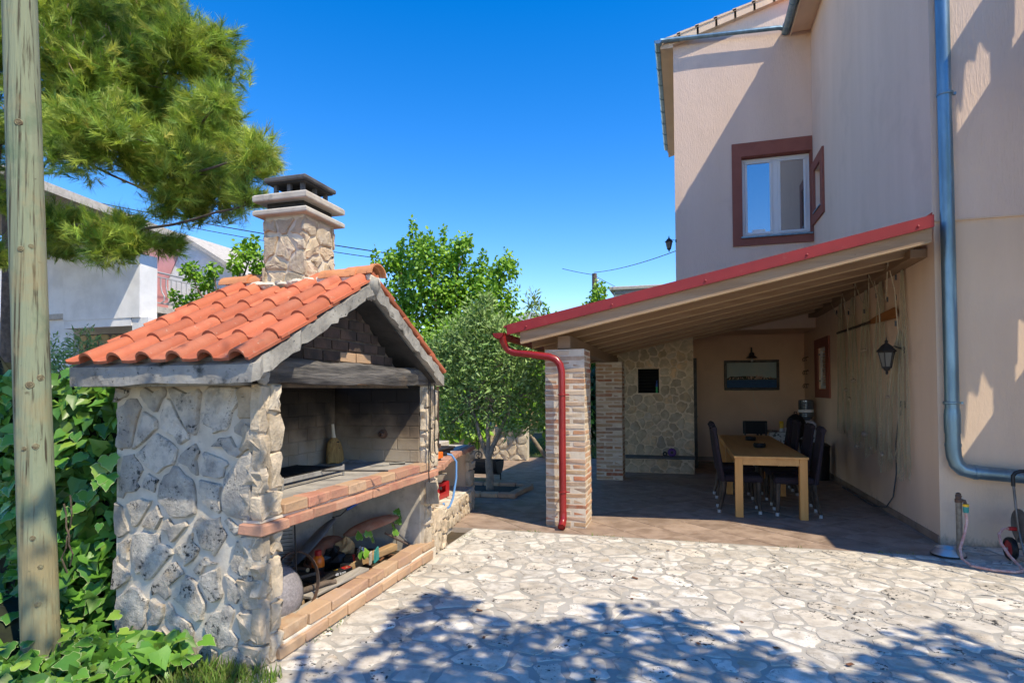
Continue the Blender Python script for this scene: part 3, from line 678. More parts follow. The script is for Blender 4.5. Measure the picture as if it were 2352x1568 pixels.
# ---------------------------------------------------------------- brick pillars
def brick_set(sx, sy, sz, m, nv=6, bev=.005, j=.004):
    out = []
    for _ in range(nv):
        me = B().obox((0, 0, 0), (sx, sy, sz), None, bev, j).mesh('brick'); me.materials.append(M(m)); out.append(me)
    return out
BX = brick_set(.285, .14, .05, 'brick_pale', 8); BY = brick_set(.14, .285, .05, 'brick_pale', 8)
def pillar(name, label, x0, x1, y0, y1, h):
    t = thing(name, label, 'pillar', ((x0+x1)/2, (y0+y1)/2, 0)); w, d = x1-x0, y1-y0
    obj('mortar', B().box(x0+.001, x1-.001, y0+.001, y1-.001, 0, h+.008), 'pillar_mortar', t)
    ch = .0655; n = int(h/ch)
    for k in range(n):
        z = .036+k*ch; f = k % 2; e = .003
        r = lambda: random.uniform(-.0025, .0025)
        if f == 0: spots = [(x0+.145-e, y0+.07-e, 0), (x1-.07+e, y0+.145-e, 1), (x1-.145+e, y1-.07+e, 0), (x0+.07-e, y1-.145+e, 1)]
        else: spots = [(x1-.145+e, y0+.07-e, 0), (x0+.07-e, y0+.145-e, 1), (x0+.145-e, y1-.07+e, 0), (x1-.07+e, y1-.145+e, 1)]
        for (x, y, o) in spots:
            put('brick', random.choice(BY if o else BX), None, t, (x+r(), y+r(), z+random.uniform(-.003, .003)), (random.uniform(-.01, .01), random.uniform(-.01, .01), random.uniform(-.006, .006)))
    return t
pillar('brick_pillar', 'pale weathered brick pillar carrying the red downpipe', -1.575, -1.115, 6.81, 7.25, 2.035)
pillar('brick_pillar', 'shaded brick pillar standing beside the stone-clad wall', -1.53, -1.075, 10.57, 11.01, 2.05)

# ---------------------------------------------------------------- stone-clad wall under the pergola
sw = thing('stone_wall', 'stone-clad wall with black louvre vent and low slate ledge', 'wall', (-.55, 11.9, 0))
b = B(); wall_grid(b, (-1.30, .14, -.05, 2.56), [(-.9, -.5, 1.505, 1.98)], lambda u, v, d: (u, 11.93+d, v), .12)
b.box(-1.30, .14, 12.06, 12.6, -.05, 2.56); b.box(-1.30, -1.28, 11.931, 12.06, -.05, 2.56); b.box(.12, .14, 11.931, 12.06, -.05, 2.56)
b.box(-1.29, .13, 11.66, 11.93, -.05, .262)
obj('core', b, 'clad_mortar', sw)
cl = voronoi(sites(-1.30, .14, .30, 2.5, .19, .165, .42), [(-1.30, .30), (.14, .30), (.14, 2.52), (-1.30, 2.52)], .02)
for c in cl:
    cx = sum(p[0] for p in c)/len(c); cy = sum(p[1] for p in c)/len(c)
    if -.93 < cx < -.47 and 1.47 < cy < 2.01: continue
    for n, dd, cond in (((-1, 0), .48, cx > -.5 and 1.45 < cy < 2.05), ((1, 0), -.92, cx < -.9 and 1.45 < cy < 2.05), ((0, -1), -2.0, cy > 1.98 and -.98 < cx < -.42), ((0, 1), 1.485, cy < 1.505 and -.98 < cx < -.42)):
        if cond and len(c) > 2: c = clip(c, n, dd)
    if len(c) > 2 and abs(area(c)) > .003: obj('stone', stone_b(rough_poly(c, 1, .005), .012, (0, 11.93, 0), (1, 0, 0), (0, 0, 1), (0, -1, 0), .15), 'clad_stone', sw, True)
for c in voronoi(sites(-1.29, .13, 0, .26, .22, .13, .3), [(-1.29, .005), (.13, .005), (.13, .255), (-1.29, .255)], .02):
    obj('stone', stone_b(rough_poly(c, 1, .004), .012, (0, 11.66, 0), (1, 0, 0), (0, 0, 1), (0, -1, 0), .15), 'clad_stone', sw, True)
obj('ledge', B().box(-1.31, .15, 11.62, 11.945, .265, .305, .006), 'slate', sw)
vt = obj('vent_frame', B().box(-.9, -.885, 11.935, 12.04, 1.506, 1.979).box(-.515, -.5, 11.935, 12.04, 1.506, 1.979), 'leather_black', sw)
obj('vent_back', B().box(-.884, -.516, 12.03, 12.045, 1.507, 1.978), 'leather_black', sw)
for k in range(8): obj('slat', B().obox((-.7, 11.985, 1.535+k*.06), (.37, .06, .006), Matrix.Rotation(math.radians(38), 3, 'X')), 'leather_black', sw)
bt = thing('spray_bottle', 'slim green and blue bottle standing in the black vent', 'bottle', (-.545, 11.95, 1.507))
obj('body', B().lathe([(.018, 0), (.019, .01), (.019, .12)], 10, (-.545, 11.95, 1.507)), mat('bottle_green', (.03, .35, .10), rough=.4), bt, True)
obj('cap', B().lathe([(.019, .12), (.017, .16), (.009, .2), (.009, .24)], 10, (-.545, 11.95, 1.507)), 'blue_plastic', bt, True)
dr = thing('plank_door', 'dark wooden door in the alcove beside the stone-clad wall', 'door', (.17, 13, 0))
obj('door_leaf', B().box(.142, .175, 12.62, 13.7, .01, 2.1, .004), 'dark_wood', dr)
obj('door_frame', B().box(.142, .21, 12.56, 12.619, 0, 2.2).box(.142, .21, 13.701, 13.76, 0, 2.2).box(.142, .21, 12.62, 13.7, 2.101, 2.2), 'dark_wood', dr)
obj('handle', B().tube([(.176, 12.72, 1.02), (.22, 12.72, 1.02), (.22, 12.84, 1.02)], .01, 6), 'dull_steel', dr)
obj('alcove_return', B().box(.08, .14, 12.6, 14.0, -.05, 2.755), 'alcove_paint', house)
bl = thing('exercise_wheel', 'purple exercise wheel lying on the slate ledge', 'wheel', (-.27, 11.75, .306))
R90 = Matrix.Rotation(PI/2, 3, 'X')
obj('tyre', B().lathe([(.03, -.03), (.065, -.03), (.078, -.015), (.078, .015), (.065, .03), (.03, .03), (.03, -.03)], 20, (-.27, 11.75, .384), R90, cap=False), 'purple', bl, True)
obj('hub', B().lathe([(.028, -.05), (.028, .05)], 12, (-.27, 11.75, .384), R90), 'black_plastic', bl, True)
rg = B(); c = Vector((-.40, 11.74, .352))
rg.tube([c+Vector((math.cos(a)*.032, 0, math.sin(a)*.032)) for a in np.linspace(0, 2*PI, 17)], .014, 8)
obj('rubber_ring', rg, 'black_plastic', smooth=True, label='small black rubber ring standing on the slate ledge', cat='ring')

# ---------------------------------------------------------------- things under the pergola
def table(label, y0, y1):
    t = thing('dining_table', label, 'table', (.975, (y0+y1)/2, 0), 'oak tables set end to end')
    x0, x1 = .555, 1.395
    obj('table_top', B().box(x0, x1, y0, y1, .722, .75, .003), 'oak', t)
    for (x, y) in ((x0+.012, y0+.015), (x1-.102, y0+.015), (x0+.012, y1-.105), (x1-.102, y1-.105)): obj('leg', B().box(x, x+.09, y, y+.09, .0005, .7215, .004), 'oak_leg', t)
    obj('apron', B().box(x0+.103, x1-.103, y0+.02, y0+.045, .642, .7215, .002), 'oak', t); obj('apron', B().box(x0+.103, x1-.103, y1-.045, y1-.02, .642, .7215, .002), 'oak', t)
    obj('apron', B().box(x0+.02, x0+.045, y0+.106, y1-.106, .642, .7215, .002), 'oak', t); obj('apron', B().box(x1-.045, x1-.02, y0+.106, y1-.106, .642, .7215, .002), 'oak', t)
table('oak dining table on the side toward the stone paving', 7.84, 9.64)
table('oak dining table on the side toward the painting', 9.65, 11.42)
def ashtray(x, y, label):
    t = thing('ashtray', label, 'ashtray', (x, y, .751), 'ashtrays on the table')
    obj('bowl', B().lathe([(.07, 0), (.08, .012), (.083, .05), (.074, .056), (.066, .05), (.06, .014)], 20, (x, y, .751)), 'black_plastic', t, True)
    b = B()
    for k in range(3): a = k*2.1+.4; b.obox((x+math.cos(a)*.076, y+math.sin(a)*.076, .807), (.018, .018, .01), Matrix.Rotation(a, 3, 'Z'), .002)
    obj('rest', b, 'black_plastic', t)
ashtray(.98, 9.05, 'round black ashtray on the oak table toward the paving')
ashtray(.98, 10.25, 'round black ashtray on the oak table toward the painting')
def chair_proto(label, group):
    """facing +X, origin on the floor under the seat centre"""
    t = thing('dining_chair', label, 'chair', (0, 0, 0), group, local=True)
    s = B()   # seat
    s.obox((.02, 0, .435), (.46, .44, .085), None, .022)
    obj('seat', s, 'chair_fabric', t, True)
    bk = B(); prof = []
    zs = np.linspace(.40, 1.06, 12); ws = .225
    for i, z in enumerate(zs):
        u = (z-.40)/.66; x = -.20-.10*u**1.6-.02*math.sin(u*PI); th = .065-.02*u+(.02 if u > .93 else 0); w_ = ws-(.035*max(0, u-.9)/.1)
        prof.append((x, z, th, w_))
    v = []
    for (x, z, th, w_) in prof:
        for (dx, y) in ((0, -w_), (th*.25, -w_*.6), (th*.3, 0), (th*.25, w_*.6), (0, w_), (-th*.6, w_*.96), (-th, w_*.6), (-th, -w_*.6), (-th*.6, -w_*.96)): v.append((x+dx, y, z))
    k = 9; n = len(prof)
    f = [(i*k+j, i*k+(j+1) % k, (i+1)*k+(j+1) % k, (i+1)*k+j) for i in range(n-1) for j in range(k)]
    f += [tuple(range(k-1, -1, -1)), tuple((n-1)*k+j for j in range(k))]
    obj('backrest', bk.add(v, f), 'chair_fabric', t, True, 50)
    obj('top_roll', B().tube([(-.315, -.19, 1.055), (-.318, -.1, 1.07), (-.318, .1, 1.07), (-.315, .19, 1.055)], .032, 10), 'chair_fabric', t, True)
    for (x, y, dx) in ((.2, .19, .015), (.2, -.19, .015), (-.2, .19, -.07), (-.2, -.19, -.07)):
        pts = [(x, y, .40), (x+dx*.2, y, .27), (x+dx*.55, y, .14), (x+dx, y, .035)]
        o = obj('leg', B().tube(pts, [.03, .027, .024, .021], 8), 'dark_wood', t, True)
        obj('foot_cap', B().tube([(x+dx, y, .04), (x+dx, y, .0005)], .022, 8), 'rail_grey', o, True)
    return t
CG = 'high-backed dining chairs at the oak tables'
ch = chair_proto('dark high-backed chair, first from the paving on the brick pillar side of the table', CG)
ch.location = (.66, 8.3, 0)
copy_thing(ch, (.67, 9.35, 0), .05, 'dark high-backed chair, second from the paving on the brick pillar side of the table')
for y, x, rz, lb in ((8.25, 1.29, PI-.04, 'first'), (8.98, 1.30, PI+.05, 'second'), (9.85, 1.28, PI, 'third'), (10.6, 1.30, PI-.06, 'fourth')):
    copy_thing(ch, (x, y, 0), rz, 'dark high-backed chair, %s from the paving on the fishing net side of the table' % lb)
# folding chair, side table with printed cloth and its things, backpack, water dispenser, bin
t = thing('low_chair', 'low black chair at the far end of the tables', 'chair', (1.22, 11.75, 0))
obj('backrest', B().obox((1.22, 11.93, .86), (.42, .03, .24), Matrix.Rotation(-.15, 3, 'X'), .01), 'leather_black', t)
obj('seat', B().box(1.01, 1.43, 11.5, 11.92, .43, .46, .01), 'leather_black', t)
for x in (1.03, 1.39):
    for y in (11.52, 11.88): obj('leg', B().box(x, x+.025, y, y+.025, .0005, .43 if y < 11.6 else .95), 'black_iron', t)
t = thing('side_table', 'small table with a black and white printed cloth near the water dispenser', 'table', (1.7, 12.8, 0))
obj('table_top', B().box(1.35, 2.02, 12.5, 13.2, .70, .73, .003), 'oak', t)
obj('tablecloth', B().box(1.52, 2.03, 12.485, 13.21, .731, .735).box(1.52, 2.03, 12.482, 12.488, .44, .731), 'cloth_print', t)
for x in (1.37, 1.96):
    for y in (12.53, 13.13): obj('leg', B().box(x, x+.04, y, y+.04, .0005, .70), 'dark_wood', t)
t = thing('juice_carton', 'yellow and white drink carton on the printed tablecloth', 'carton', (1.78, 12.72, .736))
obj('body', B().box(1.745, 1.815, 12.685, 12.755, .7365, .86, .002), 'white_plastic', t); obj('label', B().box(1.7445, 1.8155, 12.6845, 12.7555, .80, .9, .002), 'yellow_plastic', t)
obj('top', B().prism([(1.745, 12.685, .90), (1.745, 12.755, .90), (1.745, 12.72, .94)], (.07, 0, 0)), 'yellow_plastic', t)
t = thing('mug', 'white mug on the printed tablecloth beside the drink carton', 'mug', (1.86, 12.62, .736))
obj('body', B().lathe([(.034, 0), (.038, .01), (.04, .085), (.035, .085), (.033, .012)], 16, (1.86, 12.62, .7365)), 'white_plastic', t, True)
obj('handle', B().tube([(1.82, 12.62, .805), (1.795, 12.62, .80), (1.795, 12.62, .765), (1.822, 12.62, .755)], .006, 6), 'white_plastic', t, True)
t = thing('saucer', 'dark red saucer on the printed tablecloth', 'saucer', (1.66, 12.66, .736))
obj('dish', B().lathe([(.04, 0), (.07, .012), (.068, .016), (.04, .006)], 18, (1.66, 12.66, .7365)), mat('dark_red', (.16, .02, .015), rough=.4), t, True)
obj('spoon', B().tube([(1.62, 12.64, .757), (1.70, 12.68, .76)], .005, 5), 'steel', t)
t = thing('backpack', 'bulging black backpack on a stool beside the water dispenser', 'backpack', (1.98, 12.3, .62))
obj('bag', B().blob((1.98, 12.32, .86), (.17, .13, .235), 14, 9, .05), 'leather_black', t, True, 80)
obj('pocket', B().blob((1.97, 12.2, .78), (.12, .06, .12), 12, 7, .04), 'leather_black', t, True, 80)
obj('handle', B().tube([(1.95, 12.36, 1.08), (1.96, 12.36, 1.13), (2.0, 12.36, 1.13), (2.01, 12.36, 1.08)], .009, 6), 'leather_black', t, True)
t = thing('stool', 'black stool carrying the backpack', 'stool', (1.98, 12.3, 0))
obj('seat', B().lathe([(.17, 0), (.18, .015), (.18, .03), (.16, .04)], 18, (1.98, 12.32, .58)), 'black_plastic', t, True)
for a in range(4): q = PI/4+a*PI/2; obj('leg', B().tube([(1.98+.1*math.cos(q), 12.32+.1*math.sin(q), .585), (1.98+.19*math.cos(q), 12.32+.19*math.sin(q), .001)], .012, 6), 'black_iron', t)
t = thing('water_dispenser', 'white water dispenser topped with a blue ribbed bottle', 'water dispenser', (2.23, 12.75, 0))
obj('cabinet', B().box(2.07, 2.385, 12.6, 12.92, .001, .93, .03), 'white_plastic', t, True)
obj('tap_panel', B().box(2.12, 2.335, 12.585, 12.6, .70, .90, .01), 'white_plastic', t); obj('drip_tray', B().box(2.12, 2.335, 12.53, 12.6, .62, .645, .005), 'dull_steel', t)
for x in (2.18, 2.27): obj('tap', B().tube([(x, 12.585, .84), (x, 12.55, .835), (x, 12.545, .80)], .012, 8), 'blue_plastic' if x < 2.2 else 'red_plastic', t, True)
obj('collar', B().lathe([(.13, 0), (.13, .02), (.10, .03)], 22, (2.23, 12.76, .931)), 'white_plastic', t, True)
pr_ = [(.03, 0), (.06, .005), (.10, .035), (.132, .07)]
for k in range(8): z = .08+k*.034; pr_ += [(.136, z), (.136, z+.022), (.129, z+.028)]
pr_ += [(.136, .36), (.13, .39), (.10, .40)]
bo = obj('bottle', B().lathe(pr_, 24, (2.23, 12.76, .955)), 'water_bottle', t, True, 60)
obj('bottle_label', B().lathe([(.1375, .16), (.1375, .21)], 24, (2.23, 12.76, .955), cap=False), 'white_paper', bo, True)
t = thing('waste_bin', 'tall black bin against the net wall behind the chairs', 'bin', (2.18, 11.5, 0))
obj('body', B().lathe([(.15, .001), (.165, .5), (.17, .56)], 20, (2.2, 11.45, 0)), 'black_plastic', t, True); obj('lid', B().lathe([(.176, .56), (.176, .585), (.12, .63), (.03, .65)], 20, (2.2, 11.45, 0)), 'black_plastic', t, True)
# painting, picture lamp with cord, iron hooks
t = thing('painting', 'framed painting of a coastal town above dark blue sea', 'painting', (1.37, 13.98, 1.87))
X0, X1, Z0, Z1 = .81, 1.93, 1.545, 2.2
fr = B()
for r in ((X0, X1, Z1-.055, Z1), (X0, X1, Z0, Z0+.055), (X0, X0+.055, Z0+.055, Z1-.055), (X1-.055, X1, Z0+.055, Z1-.055)): fr.box(r[0], r[1], 13.95, 13.999, r[2], r[3], .008)
obj('frame', fr, 'dark_wood', t)
cv = obj('canvas', B().box(X0+.05, X1-.05, 13.972, 13.99, Z0+.05, Z1-.05), mat('paint_sky', (.33, .42, .42), (.42, .46, .42), 3, rough=.7), t)
obj('painted_sea', B().box(X0+.056, X1-.056, 13.9705, 13.9715, Z0+.056, 1.77), mat('paint_sea', (.012, .06, .16), (.02, .10, .24), 14, rough=.6, st=(1, 1, 5)), t)
hp = [(X0+.056, 1.772), (X1-.056, 1.772), (X1-.056, 1.80), (1.7, 1.815), (1.45, 1.845), (1.2, 1.855), (1.05, 1.84), (.95, 1.85), (X0+.056, 1.80)]
obj('painted_hills', B().prism([(x, 13.9700, z) for x, z in hp], (0, -.001, 0)), mat('paint_hill', (.035, .045, .03), rough=.7), t)
mh = mat('paint_houses', (.4, .25, .2), rough=.7, rnd=.2, isl=True, rc=[(.45, .24, .18), (.5, .42, .34), (.35, .16, .11), (.25, .2, .18)])
hb = B()
for k in range(48):
    x = random.uniform(X0+.09, X1-.1); h = random.uniform(.015, .05)*(1.4 if 1.25 < x < 1.65 else .8); wq = random.uniform(.012, .03); z = 1.775+random.uniform(0, .035)
    y = 13.9680-.00005*k; hb.prism([(x, y, z), (x+wq, y, z), (x+wq, y, z+h), (x, y, z+h)], (0, -.00003, 0))
hb.prism([(1.35, 13.964, 1.83), (1.365, 13.964, 1.83), (1.3575, 13.964, 1.93)], (0, -.0003, 0))
obj('painted_town', hb, mh, t, kind='stuff')
t = thing('picture_lamp', 'black gooseneck lamp with bare bulb above the painting', 'lamp', (1.37, 13.98, 2.3))
obj('neck', B().tube([(1.37, 13.999, 2.36), (1.37, 13.93, 2.46), (1.37, 13.85, 2.46), (1.37, 13.82, 2.40), (1.37, 13.82, 2.34)], .013, 8), 'black_iron', t, True)
obj('shade', B().lathe([(.03, .12), (.05, .10), (.055, .05), (.12, .0), (.115, -.003), (.05, .035)], 18, (1.37, 13.82, 2.24)), 'black_iron', t, True)
obj('bulb', B().lathe([(.012, .03), (.02, .0), (.032, -.04), (.02, -.075), (.006, -.085)], 14, (1.37, 13.82, 2.23)), 'lamp_glass', t, True)
pts = [(1.40, 13.99, 1.545), (1.41, 13.99, 1.40), (1.43, 13.99, 1.28), (1.50, 13.99, 1.12), (1.62, 13.99, .98), (1.75, 13.985, .86), (1.85, 13.98, .76)]
t = thing('lamp_cord', 'thin pale cord with inline switch hanging from the painting', 'cord', (1.41, 13.99, 1.3))
obj('cable', B().tube(pts, .004, 5), 'cream_plastic', t); obj('switch', B().obox((1.42, 13.985, 1.34), (.02, .018, .05), None, .004), 'cream_plastic', t)
for i, z in enumerate((1.62, 1.90, 2.18)):
    t = thing('hook_rack', ['lowest', 'middle', 'topmost'][i]+' of the iron hook racks in the alcove corner', 'hook rack', (2.38, 13.7, z), 'iron hook racks in the alcove corner')
    obj('bar', B().box(2.42, 2.429, 13.48, 13.92, z+.028, z+.045, .003), 'plank_tan', t)
    for k in range(3): y = 13.52+k*.18; obj('hook', B().tube([(2.415, y, z+.05), (2.39, y, z+.04), (2.375, y, z), (2.385, y, z-.035), (2.40, y, z-.02)], .008, 6), 'rust_iron', t, True)

# ---------------------------------------------------------------- fishing net with its floats, oar, shells; lantern and cable on the long wall
WX = HX-.002
net = thing('fishing_net', 'beige fishing net hung in gathered folds on the stucco wall', 'net', (2.38, 9.2, 1.0))
anchors = [(10.75, 3.0), (10.0, 3.0), (9.25, 3.0), (8.6, 3.0), (7.85, 3.02)]
def netpanel(top, spread_y, zbot, ncols, nrows, depth, ph):
    """strands fan out from one hook into a hanging fold"""
    V = []; E = []
    ya, za = top
    for i in range(ncols):
        u = i/(ncols-1)
        for j in range(nrows):
            t = j/(nrows-1); fan = (t**.55)
            yb = spread_y[0]+(spread_y[1]-spread_y[0])*u
            y = ya+(yb-ya)*fan+.02*math.sin(9*t+ph+u*5)*t
            zb = zbot+.10*math.sin(u*7+ph)
            z = za+(zb-za)*t
            x = WX-.03-depth*t*(.5+.5*math.sin(u*15+ph+2*t))*(1-.2*t)
            V.append((x, y, z))
            if j: E.append((i*nrows+j-1, i*nrows+j))
            if i and j > 1: E.append(((i-1)*nrows+j-(i % 2), i*nrows+j))
    return V, E
def strands(name, V, E, r, m, parent):
    V = np.array(V); a = V[[e[0] for e in E]]; c = V[[e[1] for e in E]]; d = c-a; L = np.linalg.norm(d, axis=1); ok = L > 1e-4; a, c, d = a[ok], c[ok], d[ok]
    Rm = frames(d); off = np.array([(1, 0), (-.5, .87), (-.5, -.87)])*r
    o = np.einsum('nij,kj->nki', Rm, np.stack([off[:, 0], np.zeros(3), off[:, 1]], 1))
    VV = np.concatenate([a[:, None]+o, c[:, None]+o], 1).reshape(-1, 3)
    F = np.array([(0, 1, 4, 3), (1, 2, 5, 4), (2, 0, 3, 5)])[None]+(np.arange(len(a))*6)[:, None, None]
    return npmesh(name, VV, F.reshape(-1, 4), m, parent)
for (tp, sp, zb, nc, nr, dp_, ph) in ((anchors[0], (10.1, 10.9), .95, 26, 56, .08, .3), (anchors[1], (9.5, 10.3), .85, 26, 56, .10, 1.4), (anchors[2], (8.95, 9.75), .75, 28, 60, .10, 2.2), (anchors[3], (8.35, 9.1), .70, 28, 60, .12, 3.3), ((7.93, 2.25), (7.75, 8.55), .62, 30, 50, .10, 4.5), (anchors[4], (7.55, 7.95), .60, 12, 64, .06, 5.2)):
    V, E = netpanel(tp, sp, zb, nc, nr, dp_, ph); strands('mesh_fold', V, E, .0022, 'net', net)
ro = B()
for k in range(4):
    (ya, za), (yb, zb) = anchors[k], anchors[k+1]
    ro.tube([(2.262, ya, za+.02), (2.30, ya*.75+yb*.25, za-.25), (2.34, (ya+yb)/2, za-.36), (2.30, ya*.25+yb*.75, za-.25), (2.262, yb, zb+.02)], .006, 5)
ro.tube([(2.262, 7.85, 3.04), (2.33, 7.86, 2.7), (2.37, 7.9, 2.2), (2.36, 8.2, 1.6), (2.37, 8.35, .9), (2.37, 8.15, .72), (2.37, 7.98, .9), (2.37, 7.9, 1.3)], .006, 5)
ro.tube([(2.36, 7.99, 2.1), (2.36, 8.4, 1.2), (2.36, 8.5, .8)], .005, 5)
obj('rope', ro, 'rope', net)
for (ya, za) in anchors: obj('hook', B().tube([(2.268, ya, za+.03), (2.25, ya, za+.03), (2.245, ya, za+.0), (2.255, ya, za-.015)], .006, 6), 'rust_iron', net)
for (y, z) in ((10.72, 2.8), (10.0, 2.7), (9.18, 2.62), (8.62, 2.75), (7.88, 2.85), (7.9, 2.62), (7.92, 2.32), (8.2, 2.64)): obj('float', B().tube([(2.35, y, z+.03), (2.35, y-.004, z-.03)], .011, 8), 'slate', net)
for k, (y, z, r, sx) in enumerate(((9.15, 2.08, .05, 2.4), (9.72, 1.68, .05, 2.0), (10.15, 1.55, .045, 1.5), (9.95, 1.42, .04, 1.2), (9.6, .74, .05, 1.6), (8.95, .78, .045, 1.0), (8.45, .75, .05, 1.3), (9.2, .95, .075, 1.5), (8.2, 1.46, .035, 2))):
    obj('shell', B().blob((2.33, y, z), (r*.5, r*sx, r*.55), 9, 6, .22), 'shell', net, True, 60)
t = thing('oar', 'varnished wooden oar hung level behind the fishing net', 'oar', (2.39, 9.4, 2.45))
obj('shaft', B().tube([(2.385, 10.85, 2.47), (2.385, 9.0, 2.455)], .02, 8), 'dark_wood', t, True)
obj('blade', B().prism([(2.375, 9.1, 2.435), (2.375, 8.75, 2.41), (2.375, 8.05, 2.395), (2.375, 8.0, 2.42), (2.375, 8.0, 2.50), (2.375, 8.05, 2.525), (2.375, 8.75, 2.505), (2.375, 9.1, 2.475)], (.022, 0, 0)), 'oar_wood', t)
for y in (8.55, 10.1): obj('lashing', B().tube([(2.36, y, 2.53), (2.36, y, 2.40)], .008, 5).tube([(2.37, y, 2.52), (2.30, y, 3.0)], .005, 5), 'rope', t)
lantern('wall_lantern', 'black carriage lantern hung on the wall behind the fishing net', (2.24, 7.88, 1.91), .66, (.17, 0, 0))
t = thing('lantern_cable', 'dark cable running down the net wall to the floor', 'cable', (2.41, 8.0, .5))
obj('cable', B().tube([(2.415, 7.95, 1.35), (2.415, 8.1, 1.2), (2.415, 8.22, .9), (2.41, 8.2, .55), (2.40, 8.3, .25), (2.38, 8.5, .09), (2.36, 9.0, .012), (2.36, 10.6, .012)], .008, 6), 'slate', t, True)
obj('socket', B().box(2.40, 2.429, 7.9, 8.0, 1.34, 1.42, .005), 'slate', t)

# ---------------------------------------------------------------- the stone barbecue
bbq = thing('stone_barbecue', 'rubble stone barbecue with orange tiled gable roof and stone chimney', 'barbecue', (-2.85, 4.1, 0))
# near side wall (faces -Y)
nw = obj('side_wall', B().box(-3.40, -2.37, 2.895, 3.06, -.05, 1.62), 'wall_mortar', bbq)
pts = sites(-3.42, -2.40, -.02, 1.62, .185, .175, .5)
for c in voronoi(pts, [(-3.40, -.03), (-2.375, -.03), (-2.375, 1.60), (-3.40, 1.60)], .032, .19):
    if abs(area(c)) < .005: continue
    obj('stone', stone_b(rough_poly(c, 1, .012, .12), random.uniform(.014, .030), (0, 2.895, 0), (1, 0, 0), (0, 0, 1), (0, -1, 0), .08, .88, .13), 'rubble', nw, True, 26)
# quoins of the near front pillar
np_ = obj('front_pillar', B().box(-2.44, -2.345, 2.90, 3.045, -.05, 1.62), 'wall_mortar', bbq)
def quoins(parent, y0, y1, zs, x0, x1, m, j=.012):
    for a, c in zip(zs[:-1], zs[1:]):
        yy = y0+random.uniform(-.008, .012); y_ = y1+random.uniform(-.012, .008)
        b = B(); poly = rough_poly([(yy, a+.008), (y_, a+.008), (y_, c-.008), (yy, c-.008)], 1, .010, .09)
        s = stone_b(poly, .036, (x0+.012, 0, 0), (0, 1, 0), (0, 0, 1), (1, 0, 0), .12, .86, .25)
        obj('stone', s, m, parent, True, 22)
quoins(np_, 2.86, 2.955, [.0, .13, .40, .60, .76], -2.365, 0, 'warm_stone'); quoins(np_, 2.955, 3.06, [.0, .17, .36, .62, .76], -2.365, 0, 'warm_stone')
quoins(np_, 2.86, 3.06, [.835, 1.0], -2.365, 0, 'warm_stone')
quoins(np_, 2.86, 2.945, [1.0, 1.12, 1.33, 1.62], -2.365, 0, 'warm_stone'); quoins(np_, 2.945, 3.06, [1.0, 1.22, 1.45, 1.62], -2.365, 0, 'warm_stone')
for a, c in ((0, .14), (.14, .33), (.33, .52), (.52, .76), (.84, 1.02), (1.02, 1.21), (1.21, 1.40), (1.40, 1.61)):   # the corner returns on the side face
    obj('stone', stone_b(rough_poly([(-2.45+random.uniform(-.04, .03), a+.01), (-2.325, a+.01), (-2.325, c-.01), (-2.46+random.uniform(-.04, .03), c-.01)], 1, .010, .09), .034, (0, 2.90, 0), (1, 0, 0), (0, 0, 1), (0, -1, 0), .12, .86, .25), 'warm_stone', np_, True, 22)
# far wall, its front and its lower plinth
fwl = obj('far_wall', B().box(-3.40, -2.345, 5.115, 5.38, -.05, 1.62), 'wall_mortar', bbq)
quoins(fwl, 5.12, 5.25, [.1, .32, .5, .74], -2.36, 0, 'warm_stone'); quoins(fwl, 5.25, 5.40, [.02, .22, .45, .6, .74], -2.36, 0, 'warm_stone')
quoins(fwl, 5.10, 5.19, [.84, 1.05, 1.2, 1.42, 1.6], -2.36, 0, 'warm_stone'); quoins(fwl, 5.19, 5.28, [.84, .98, 1.22, 1.35, 1.6], -2.36, 0, 'warm_stone'); quoins(fwl, 5.28, 5.38, [.84, 1.1, 1.3, 1.6], -2.36, 0, 'warm_stone')
obj('plinth', B().box(-2.5, -2.36, 5.385, 5.66, -.05, .42, .01), 'wall_mortar', bbq)
quoins(bbq, 5.39, 5.52, [.0, .2, .42], -2.38, 0, 'warm_stone'); quoins(bbq, 5.52, 5.66, [.0, .14, .3, .42], -2.38, 0, 'warm_stone')
obj('plaster_face', B().box(-3.28, -2.38, 5.100, 5.1145, .0, .80), 'slab_concrete', bbq)
obj('back_wall', B().box(-3.40, -3.30, 3.061, 5.114, -.05, 1.62), 'slab_concrete', bbq)
# sooty firebrick lining
lin = obj('fire_lining', B().box(-3.299, -3.272, 3.061, 5.114, .80, 1.62).box(-3.271, -2.38, 5.105, 5.1145, .80, 1.62).box(-3.271, -2.38, 3.061, 3.075, .80, 1.62), 'fire_brick', bbq)
hrow = .112
for r in range(6):
    z = .915+r*hrow; off = .13*(r % 2)
    for k in range(9):
        ya = max(3.08, 3.08-off+k*.262); yb = min(5.10, 3.08-off+(k+1)*.262-.006)
        if yb-ya > .03: obj('brick', B().box(-3.272, -3.266, ya, yb, z, z+hrow-.006, .003), 'fire_brick', lin)
    for k in range(5):
        xa = max(-3.262, -3.262-off+k*.262); xb = min(-2.385, -3.262-off+(k+1)*.262-.006)
        if xb-xa > .03:
            obj('brick', B().box(xa, xb, 5.098, 5.105, z, z+hrow-.006, .003), 'fire_brick', lin)
            obj('brick', B().box(xa, xb, 3.075, 3.082, z, z+hrow-.006, .003), 'fire_brick', lin)
